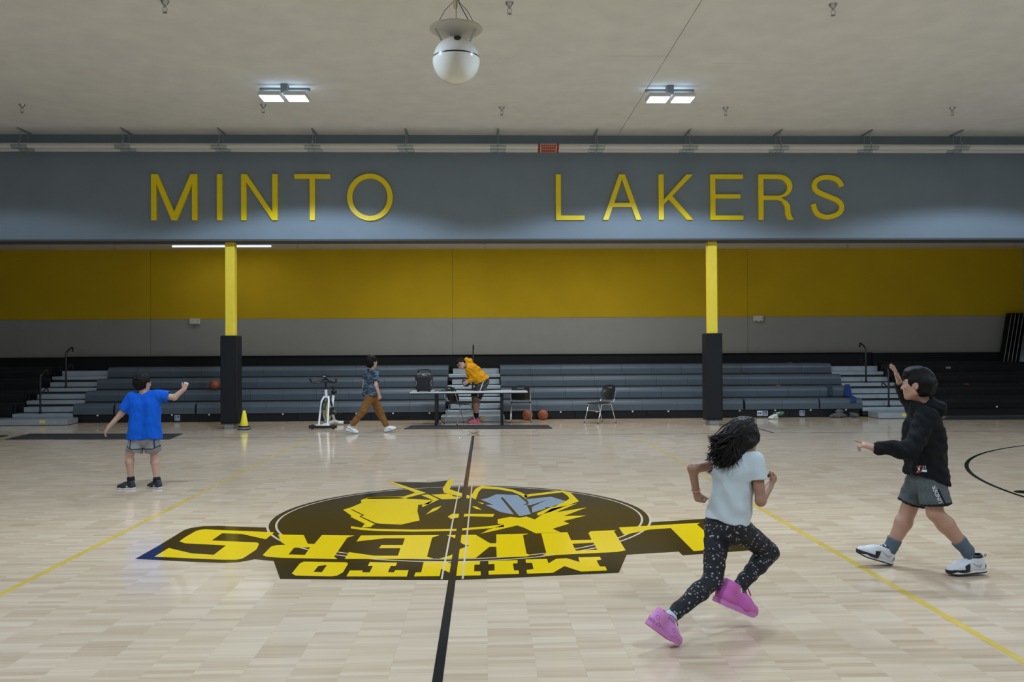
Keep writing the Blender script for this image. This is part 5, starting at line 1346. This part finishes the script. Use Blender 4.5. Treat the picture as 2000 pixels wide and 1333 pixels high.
    for k_, a_, h_, to in ((kl, al, hell, toel), (kr, ar, helr, toer)):
        S = SDF(.0045); S.cone(lerp(k_, a_, .72), a_, .055, .045, .01, t0=0.0); S.cone(a_, lerp(a_, lerp(h_, to, .35), .45), .044, 0.028, .02); sdf_obj('sock', S, sk, t, org, amp=.0015, wl=.04)
    mats = [mat('shoe_bw_white', (.60, .61, .63), .45), mat('shoe_bw_sole', (.66, .67, .70), .4), mat('shoe_bw_lace', (.7, .7, .68), .6), mat('shoe_bw_black', (.012, .013, .018), .5)]
    sil = mat('swoosh_silver', (.38, .37, .36), .4)
    for h_, to, upz in ((hell, toel, nrm(V3(.12, 0, 1))), (helr, toer, nrm(V3(.5, 0, 1)))):
        o, tr, Pq, (x, y, z, s) = shoe(t, org, h_, to, upz, np.linalg.norm(to-h_)*1.0, mats, 'bw')
        sd = 1.0 if np.dot(y, V3(0, -1, 0)) > 0 else -1.0
        decal('swoosh', [[(q[0]*1.1*s, q[1]*1.3*s) for q in SWOOSH]], tr, Pq(.075, sd*.03, .052), nrm(-x) if False else x*(-1 if sd > 0 else -1), z, sil, o, org, .002) if False else None
        n_ = V3(0, -1, 0); rt2 = nrm(np.cross(z, n_)); 
        decal('swoosh', [[(-q[0]*1.0*s, q[1]*1.3*s) for q in SWOOSH]], tr, Pq(.082, sd*.03, .055), rt2, z, sil, o, org, .002)
        q0 = Pq(.004, 0, .09)
        MB().tube([q0, q0-x*.012+z*.02, q0-x*.02+z*.012, q0-x*.006-z*.006], .0022, 5).build('pull_tab', mats[3], o, True, org=org)
boy_black()

# ------------------------------------------------ boy in blue T-shirt (left)
def boy_blue():
    Z = lambda u, v, Y: at(180+u/5.127, 710+v/5.127, Y)
    org = V3(*on_floor(277, 957)); org[2] = 0
    t = tag(empty('person', org), 'boy in bright blue T-shirt and grey shorts seen from behind, arms out', 'person')
    skin = skinmat('skin_boy_blue', (.47, .29, .22))
    Y = 1.85
    sl, sr = Z(398, 345, Y), Z(665, 322, Y); hl, hr = Z(455, 770, Y), Z(598, 770, Y)
    nk = Z(512, 285, Y); hc = Z(508, 198, Y+.02)
    el, wl = Z(292, 505, Y-.02), Z(165, 640, Y-.03); er, wr = Z(822, 342, Y+.02), Z(922, 258, Y+.03)
    kl, al = Z(372, 905, Y-.02), Z(388, 1165, Y); kr, ar = Z(625, 915, Y+.05), Z(648, 1172, Y+.02)
    hell, toel = Z(432, 1250, Y-.02), Z(262, 1266, Y+.01); hell[2] = toel[2] = .003
    helr, toer = Z(690, 1262, Y-.02), Z(556, 1246, Y+.10); helr[2] = toer[2] = .003
    S = SDF(.0055)
    torso(S, sl, sr, hl, hr, .090, .085, .095)
    S.cone(nk, hc, .045, .045, .03)
    P, B = head(S, hc, nrm(V3(.45, .89, 0)), V3(0, 0, 1), .205)
    limb(S, sl, el, wl, .042, .034, .024); limb(S, sr, er, wr, .042, .034, .024)
    hand(S, wl, nrm(Z(112, 715, Y-.02)-wl), nrm(V3(.6, .3, -.2)), V3(.3, .9, 0), .35, .15)
    hand(S, wr, nrm(Z(940, 205, Y+.03)-wr), nrm(V3(-.2, 1, .1)), V3(-1, -.2, 0), 1.1, .14)
    b = V3(0, -1, 0)
    limb(S, hl, kl, al, .072, .048, .031, bulge=.010, back=b); limb(S, hr, kr, ar, .072, .048, .031, bulge=.010, back=b)
    footprim(S, al, hell, toel, .027); footprim(S, ar, helr, toer, .027)
    sdf_obj('body', S, skin, t, org); eyes(P, B, .205, t, org)
    S = SDF(.0055); haircap(S, P, B, .205, .065, nape=-.44); sdf_obj('hair', S, M['hair'], t, org, amp=.003, wl=.04, seed=12, it=1, stretch=np.array([1.2, 1.2, .6]))
    # shorts with dark piping
    hemL, hemR = Z(418, 885, Y-.01), Z(610, 880, Y+.03)
    S = SDF(.0055); S.cone(lerp(hl, hr, .1)+V3(0, 0, .06), lerp(hl, hr, .9)+V3(0, 0, .04), .080, .080, .02)
    sleeve(S, hl, hemL, .088, .100, .02); sleeve(S, hr, hemR, .088, .096, .02); S.ell((hl+hr)/2, (.08, .085, .085), None, .02)
    def mf(c):
        r = np.zeros(len(c), int); dl = nrm(hemL-hl); 
        z_ = c[:, 2]; x_ = c[:, 0]; x0 = (hl+hr)[0]/2; u = np.abs(x_-x0)
        line = hemL[2]+.035+.55*np.clip(u-.12, 0, 1)
        r[z_ < line-.004] = 2; r[np.abs(z_-line) < .006] = 1; r[(np.abs(u-.135) < .006) & (z_ > line)] = 1
        return r
    sdf_obj('shorts', S, [cloth('shorts_light_grey', (.24, .235, .245)), cloth('shorts_piping', (.02, .02, .025)), cloth('shorts_mid_grey', (.19, .185, .20))], t, org, amp=.003, wl=.10, seed=13, matfn=mf)
    # T-shirt
    S = SDF(.0055); C = (sl+sr)/2; Ph = (hl+hr)/2; lat = nrm(sr-sl); hem = Z(525, 758, Y); up = nrm(C-hem)
    for s_ in (-1, 1): S.cone(lerp(hem, C, .80)+lat*s_*.080, hem+lat*s_*.085-up*.06, .105, .116, .05)
    S.cone(lerp(sl, sr, .08), lerp(sr, sl, .08), .066, .066, .05)
    S.hollow(hem, nrm(V3(.02, 0, -1)), wall=.013)
    S.cone(nk-V3(0, 0, .02), nk+V3(0, 0, .12), .055, .062, .01, sub=True)
    sleeve(S, sl, lerp(sl, el, .80), .068, .070, .03); sleeve(S, sr, lerp(sr, er, .66), .066, .070, .03)
    def fold(V):
        q = V-C; a = q@lat; h = q@up
        return .007*np.sin(34*a-18*h+.6)*np.clip(-h*2.2, 0, 1)+.004*np.sin(40*h+20*a)*np.clip(-h*2-.3, 0, 1)
    sdf_obj('shirt', S, cloth('tshirt_blue', (.001, .088, .52), .75), t, org, amp=.003, wl=.12, seed=15, disp=fold)
    sk = cloth('sock_black', (.012, .012, .014))
    for k_, a_, h_, to in ((kl, al, hell, toel), (kr, ar, helr, toer)):
        S = SDF(.005); S.cone(lerp(k_, a_, .96), a_, .042, .040, .01); S.cone(a_, lerp(a_, lerp(h_, to, .35), .45), .040, 0.026, .02); sdf_obj('sock', S, sk, t, org)
    mats = [mat('shoe_dark_navy', (.016, .016, .030), .5), mat('shoe_pale_sole', (.60, .61, .60), .45), mat('shoe_dark_lace', (.02, .02, .022), .6), mat('shoe_dark_black', (.01, .01, .012), .5)]
    ye = mat('swoosh_gold', (.62, .50, .12), .4)
    for h_, to in ((hell, toel), (helr, toer)):
        o, tr, Pq, (x, y, z, s) = shoe(t, org, h_, to, V3(0, 0, 1), .232, mats, 'kobe')
        sd = 1.0 if np.dot(y, V3(0, -1, 0)) > 0 else -1.0; n_ = nrm(y*sd); rt2 = nrm(np.cross(z, n_))
        decal('swoosh', [[(-q[0]*1.0*s, q[1]*1.3*s) for q in SWOOSH]], tr, Pq(.12, sd*.03, .045), rt2, z, ye, o, org, .002)
boy_blue()

# ------------------------------------------------ boy walking past the bleachers
def boy_walk():
    Z = lambda u, v, Y: at(670+u/7.408, 680+v/7.408, Y)
    org = V3(*on_floor(722, 846)); org[2] = 0
    t = tag(empty('person', org), 'boy in patterned navy T-shirt and brown trousers walking right', 'person')
    skin = skinmat('skin_boy_walk', (.50, .30, .24)); Y = 8.44
    sr, sl = Z(468, 355, Y-.06), Z(362, 352, Y+.12); hr, hl = Z(388, 712, Y-.06), Z(436, 708, Y+.09)
    nk = Z(418, 305, Y+.03); hc = Z(418, 205, Y+.04)
    er, wr = Z(478, 545, Y-.12), Z(522, 680, Y-.10); el, wl = Z(312, 470, Y+.22), Z(296, 560, Y+.24)
    kr, ar = Z(300, 905, Y-.10), Z(122, 1125, Y-.12); kl, al = Z(528, 925, Y+.10), Z(632, 1140, Y+.12)
    helr, toer = Z(38, 1200, Y-.13), Z(212, 1258, Y-.10); toer[2] = .003
    hell, toel = Z(598, 1238, Y+.11), Z(782, 1172, Y+.13); hell[2] = .003
    S = SDF(.006)
    torso(S, sl, sr, hl, hr, .090, .085, .075); S.cone(nk, hc, .045, .045, .03)
    P, B = head(S, hc, nrm(V3(.75, .66, 0)), V3(0, 0, 1), .235)
    limb(S, sl, el, wl, .042, .034, .024); limb(S, sr, er, wr, .042, .036, .026)
    hand(S, wr, nrm(Z(535, 745, Y-.09)-wr), V3(-.4, .9, 0), V3(.8, .4, 0), .8, .15); hand(S, wl, V3(.1, 0, -1), V3(.4, -.9, 0), V3(.8, .4, 0), .6, .15)
    limb(S, hl, kl, al, .08, .055, .036); limb(S, hr, kr, ar, .08, .055, .036)
    footprim(S, al, hell, toel, .027); footprim(S, ar, helr, toer, .027)
    sdf_obj('body', S, skin, t, org); eyes(P, B, .235, t, org)
    S = SDF(.006); haircap(S, P, B, .235, .08, nape=-.56); S.cone(P(-.05, -.1, .5), P(-.1, -.2, .66), .012, .002, .01); sdf_obj('hair', S, M['hair'], t, org, amp=.004, wl=.05, seed=22, it=1)
    S = SDF(.006); S.cone(lerp(hl, hr, .1)+V3(0, 0, .05), lerp(hl, hr, .9)+V3(0, 0, .03), .085, .085, .03)
    for h_, k_, a_ in ((hl, kl, al), (hr, kr, ar)):
        S.cone(h_, k_, .090, .074, .03); S.cone(k_, lerp(k_, a_, .80), .074, .058, .03); S.cone(lerp(k_, a_, .78), lerp(k_, a_, .98), .056, .05, .01, flat=True)
    S.ell((hl+hr)/2+V3(0, 0, -.02), (.095, .11, .10), None, .03)
    tr_, _, _ = sdf_obj('trousers', S, cloth('trousers_brown', (.20, .095, .028), .8, var=.12, vscale=12), t, org, amp=.006, wl=.12, seed=23)
    # T-shirt with a slanted brush pattern
    m, N, L, b = newmat('tshirt_brush_pattern'); tc = N.new('ShaderNodeTexCoord'); mp = N.new('ShaderNodeMapping'); mp.inputs['Rotation'].default_value = (0, .6, 0); mp.inputs['Scale'].default_value = (9, 9, 42); L.new(tc.outputs['Object'], mp.inputs['Vector'])
    nz = N.new('ShaderNodeTexNoise'); nz.inputs['Scale'].default_value = 1.0; nz.inputs['Detail'].default_value = 3; L.new(mp.outputs[0], nz.inputs['Vector'])
    cr = N.new('ShaderNodeValToRGB'); L.new(nz.outputs['Fac'], cr.inputs[0]); e = cr.color_ramp.elements; e[0].position = .46; e[0].color = (.010, .018, .035, 1); e[1].position = .62; e[1].color = (.10, .17, .24, 1)
    L.new(cr.outputs[0], b.inputs['Base Color']); b.inputs['Roughness'].default_value = .8
    S = SDF(.006); C = (sl+sr)/2; hem = Z(392, 694, Y); lat = nrm(sr-sl)
    for s_ in (-1, 1): S.cone(lerp(hem, C, .80)+lat*s_*.06, hem+lat*s_*.055-V3(0, 0, .06), .105, .132, .05)
    S.cone(lerp(sl, sr, .08), lerp(sr, sl, .08), .066, .066, .05); S.hollow(hem, nrm(V3(.05, 0, -1)), wall=.014)
    S.cone(nk-V3(0, 0, .02), nk+V3(0, 0, .12), .055, .062, .01, sub=True)
    sleeve(S, sr, lerp(sr, er, .70), .068, .064); sleeve(S, sl, lerp(sl, el, .8), .066, .064)
    sdf_obj('shirt', S, m, t, org, amp=.005, wl=.10, seed=25)
    mats = [mat('shoe_walk_white', (.72, .70, .72), .5), mat('shoe_walk_sole', (.74, .73, .75), .45), mat('shoe_walk_lace', (.75, .75, .75), .6), mat('shoe_walk_stripe', (.05, .06, .10), .5)]
    wsk = cloth('sock_white', (.6, .6, .6))
    for a_, h_, to in ((ar, helr, toer), (al, hell, toel)):
        S = SDF(.005); S.cone(a_+V3(0, 0, .02), a_, .038, .038, .01); S.cone(a_, lerp(a_, lerp(h_, to, .35), .45), .038, 0.024, .02); sdf_obj('sock', S, wsk, t, org)
        shoe(t, org, h_, to, nrm(V3(.2, 0, 1)) if h_ is helr else nrm(V3(-.3, 0, 1)), .25, mats, 'walk')
boy_walk()

# ------------------------------------------------ person in yellow hoodie bending over
def man():
    Z = lambda u, v, Y: at(860+u/8.89, 690+v/8.89, Y)
    Y = 10.50; org = V3(*Z(590, 1210, Y)); org[2] = 0
    t = tag(empty('person', org), 'person in yellow hoodie and patterned shorts bending forward holding a ball', 'person')
    skin = skinmat('skin_man', (.45, .27, .20))
    sl, sr = Z(560, 285, Y-.13), Z(520, 262, Y+.15); hl, hr = Z(742, 500, Y-.08), Z(735, 495, Y+.10)
    nk = Z(470, 215, Y); hc = Z(362, 190, Y-.03)
    el, wl = Z(612, 420, Y-.17), Z(505, 482, Y-.12); er, wr = Z(520, 440, Y+.20), Z(465, 470, Y+.12)
    kl, al = Z(622, 790, Y-.08), Z(628, 1075, Y-.08); kr, ar = Z(596, 785, Y+.10), Z(612, 1068, Y+.10)
    bc = Z(450, 508, Y)
    hell, toel = Z(702, 1200, Y-.08), Z(470, 1205, Y-.09); helr, toer = Z(690, 1170, Y+.10), Z(480, 1170, Y+.09)
    for q in (hell, toel, helr, toer): q[2] = .003
    S = SDF(.006)
    torso(S, sl, sr, hl, hr, .11, .105, .11, k=.06); S.cone(nk, hc+V3(.03, 0, 0), .055, .052, .03)
    P, B = head(S, hc, nrm(V3(-.55, -.62, -.42)), nrm(V3(-.62, .2, .75)), .225)
    limb(S, sl, el, wl, .05, .042, .028); limb(S, sr, er, wr, .05, .042, .028)
    hand(S, wl, nrm(bc+V3(-.05, -.135, -.03)-wl), V3(0, 1, 0), V3(0, 0, 1), .17, .18, spread=.6); hand(S, wr, nrm(bc+V3(-.03, .10, 0)-wr), V3(0, -1, -.2), V3(0, 0, 1), .35, .17)
    bkv = V3(1, 0, 0)
    limb(S, hl, kl, al, .095, .066, .042, bulge=.02, back=bkv); limb(S, hr, kr, ar, .095, .066, .042, bulge=.02, back=bkv)
    footprim(S, al, hell, toel, .03); footprim(S, ar, helr, toer, .03)
    sdf_obj('body', S, skin, t, org); eyes(P, B, .225, t, org)
    S = SDF(.006); haircap(S, P, B, .225, .06, nape=-.3); sdf_obj('hair', S, M['hair'], t, org, amp=.008, wl=.05, seed=32, it=1)
    gk = MB()
    for s_ in (-1, 1): gk.tube([P(s_*.16+.10*math.cos(a), .44, .08*math.sin(a)) for a in np.linspace(0, 2*PI, 15)[:-1]], .004, 5, closed=True); gk.tube([P(s_*.26, .42, .02), P(s_*.38, .0, .03)], .004, 5)
    gk.build('glasses', M['blackplastic'], t, True, org=org)
    # hoodie
    S = SDF(.006); C = (sl+sr)/2; hem = Z(712, 468, Y); up = nrm(C-hem); lat = V3(0, -1, 0)
    for s_ in (-1, 1): S.cone(lerp(hem, C, .85)+lat*s_*.075, hem+lat*s_*.07-up*.08, .150, .155, .06)
    S.cone(lerp(sl, sr, .08), lerp(sr, sl, .08), .10, .10, .05); S.cone(C, nk, .12, .085, .05)
    S.hollow(Z(700, 500, Y), nrm(Z(700, 500, Y)-Z(600, 300, Y)), wall=.014)
    S.cone(nk+V3(.03, 0, .02), Z(462, 112, Y), .085, .04, .04); S.cone(Z(455, 150, Y), Z(515, 150, Y), .06, .07, .04)
    S.cone(nk, hc+V3(-.02, 0, 0), .055, .11, .01, sub=True)
    S.cone(sl, el, .088, .078, .04); S.cone(el, lerp(el, wl, .92), .078, .052, .03); S.cone(sr, er, .088, .078, .04); S.cone(er, lerp(er, wr, .92), .078, .052, .03)
    sdf_obj('hoodie', S, cloth('hoodie_yellow', (.62, .27, .004), .8), t, org, amp=.010, wl=.12, seed=33)
    # shorts
    hemL, hemR = Z(625, 800, Y-.08), Z(588, 790, Y+.10)
    S = SDF(.006); S.cone(lerp(hl, hr, .1)+V3(0.0, 0, .02), lerp(hl, hr, .9)+V3(0, 0, .02), .125, .125, .03)
    sleeve(S, hl, hemL, .125, .098, .04); sleeve(S, hr, hemR, .125, .098, .04)
    m, N, L, b = newmat('shorts_leaf_pattern'); tc = N.new('ShaderNodeTexCoord'); nz = N.new('ShaderNodeTexNoise'); nz.inputs['Scale'].default_value = 34; nz.inputs['Detail'].default_value = 2; L.new(tc.outputs['Object'], nz.inputs['Vector'])
    cr = N.new('ShaderNodeValToRGB'); L.new(nz.outputs['Fac'], cr.inputs[0]); e = cr.color_ramp.elements; e[0].position = .52; e[0].color = (.012, .012, .013, 1); e[1].position = .6; e[1].color = (.16, .135, .11, 1)
    L.new(cr.outputs[0], b.inputs['Base Color']); b.inputs['Roughness'].default_value = .8
    dl = nrm(hemL-hl); Ll = np.linalg.norm(hemL-hl); wtop = Z(690, 487, Y); 
    def mf(c):
        r = np.zeros(len(c), int); tl_ = (c-hl)@dl; x_ = c[:, 0]; ctr = lerp(hl, hemL, .5)
        r[(Ll-tl_ > .008) & (Ll-tl_ < .028)] = 1
        ax_ = hl[0]+(tl_/Ll)*(hemL[0]-hl[0]); r[(np.abs(x_-ax_-.005) < .010) & (c[:, 1] < Y-.09)] = 1
        return r
    sdf_obj('shorts', S, [m, cloth('shorts_white_trim', (.6, .6, .58))], t, org, amp=.006, wl=.10, seed=35, matfn=mf)
    wa = lerp(hl, hr, .5)+V3(.0, 0, .085); MB().tube([wa+V3(.135*math.cos(a), .185*math.sin(a), .018*math.cos(a)) for a in np.linspace(0, 2*PI, 31)[:-1]], .012, 6, closed=True).build('waistband', cloth('waistband_white', (.6, .6, .6)), t, True, org=org)
    sk = cloth('sock_black_man', (.012, .012, .014))
    mats = [mat('shoe_pink', (.46, .10, .15), .5), mat('shoe_pink_sole', (.50, .14, .18), .5), mat('shoe_pink_lace', (.55, .25, .28), .6), mat('shoe_pink_dark', (.3, .05, .09), .5)]
    for k_, a_, h_, to in ((kl, al, hell, toel), (kr, ar, helr, toer)):
        S = SDF(.006); S.cone(lerp(k_, a_, .93), a_, .05, .046, .01); S.cone(a_, lerp(a_, lerp(h_, to, .35), .45), .046, 0.028, .02); sdf_obj('sock', S, sk, t, org)
        shoe(t, org, h_, to, V3(0, 0, 1), .29, mats, 'loose', wd=1.15)
    ball(tuple(bc), .098, 'dark basketball held in both hands by the person in yellow', 'balldark', (.5, .3, .8), 'fixgrey')
man()

# ------------------------------------------------ loose shoes and cloth on the floor by the bleachers
ms = [M['shoewhite'], M['shoewhite'], M['white'], M['shoegreen']]
for (a, b_), u, lab in ((((6.92, 10.98, .003), (6.68, 10.90, .003)), V3(0, 0, 1), 'white and green sneaker standing on the floor by the skirt'), (((6.86, 11.12, .06), (7.05, 11.05, .12)), nrm(V3(-.3, -.9, .5)), 'green sneaker leaning behind the white one by the skirt')):
    a = V3(*a); b_ = V3(*b_); e = tag(empty('sneaker', (a[0], a[1], 0)), lab, 'shoe', 'sneakers on the floor')
    o, tr, Pq, fr = shoe(e, (a[0], a[1], 0), a, b_, u, .26, ms if u[2] == 1 else [M['shoegreen'], M['shoewhite'], M['white'], M['shoegreen']], 'walk')
for c, r, lab in (((8.42, 11.22), (.17, .085, .075), 'grey bundled cloth on the floor left of the right front step'), ((8.78, 11.24), (.13, .08, .06), 'dark bundled cloth nearest the right front step')):
    S = SDF(.012); g_ = np.random.default_rng(int(c[0]*100)); c3 = V3(c[0], c[1], r[2]*.8)
    for i in range(9): S.ell(c3+g_.normal(size=3)*np.array(r)*.42, np.array(r)*g_.uniform(.4, .62), None, .02)
    S.cut(V3(0, 0, .003), V3(0, 0, -1))
    o, _, _ = sdf_obj('cloth_bundle', S, M['greycloth'], None, (c[0], c[1], 0), amp=.008, wl=.06, seed=4); o.location = (c[0], c[1], 0); tag(o, lab, 'cloth', 'bundled cloth')
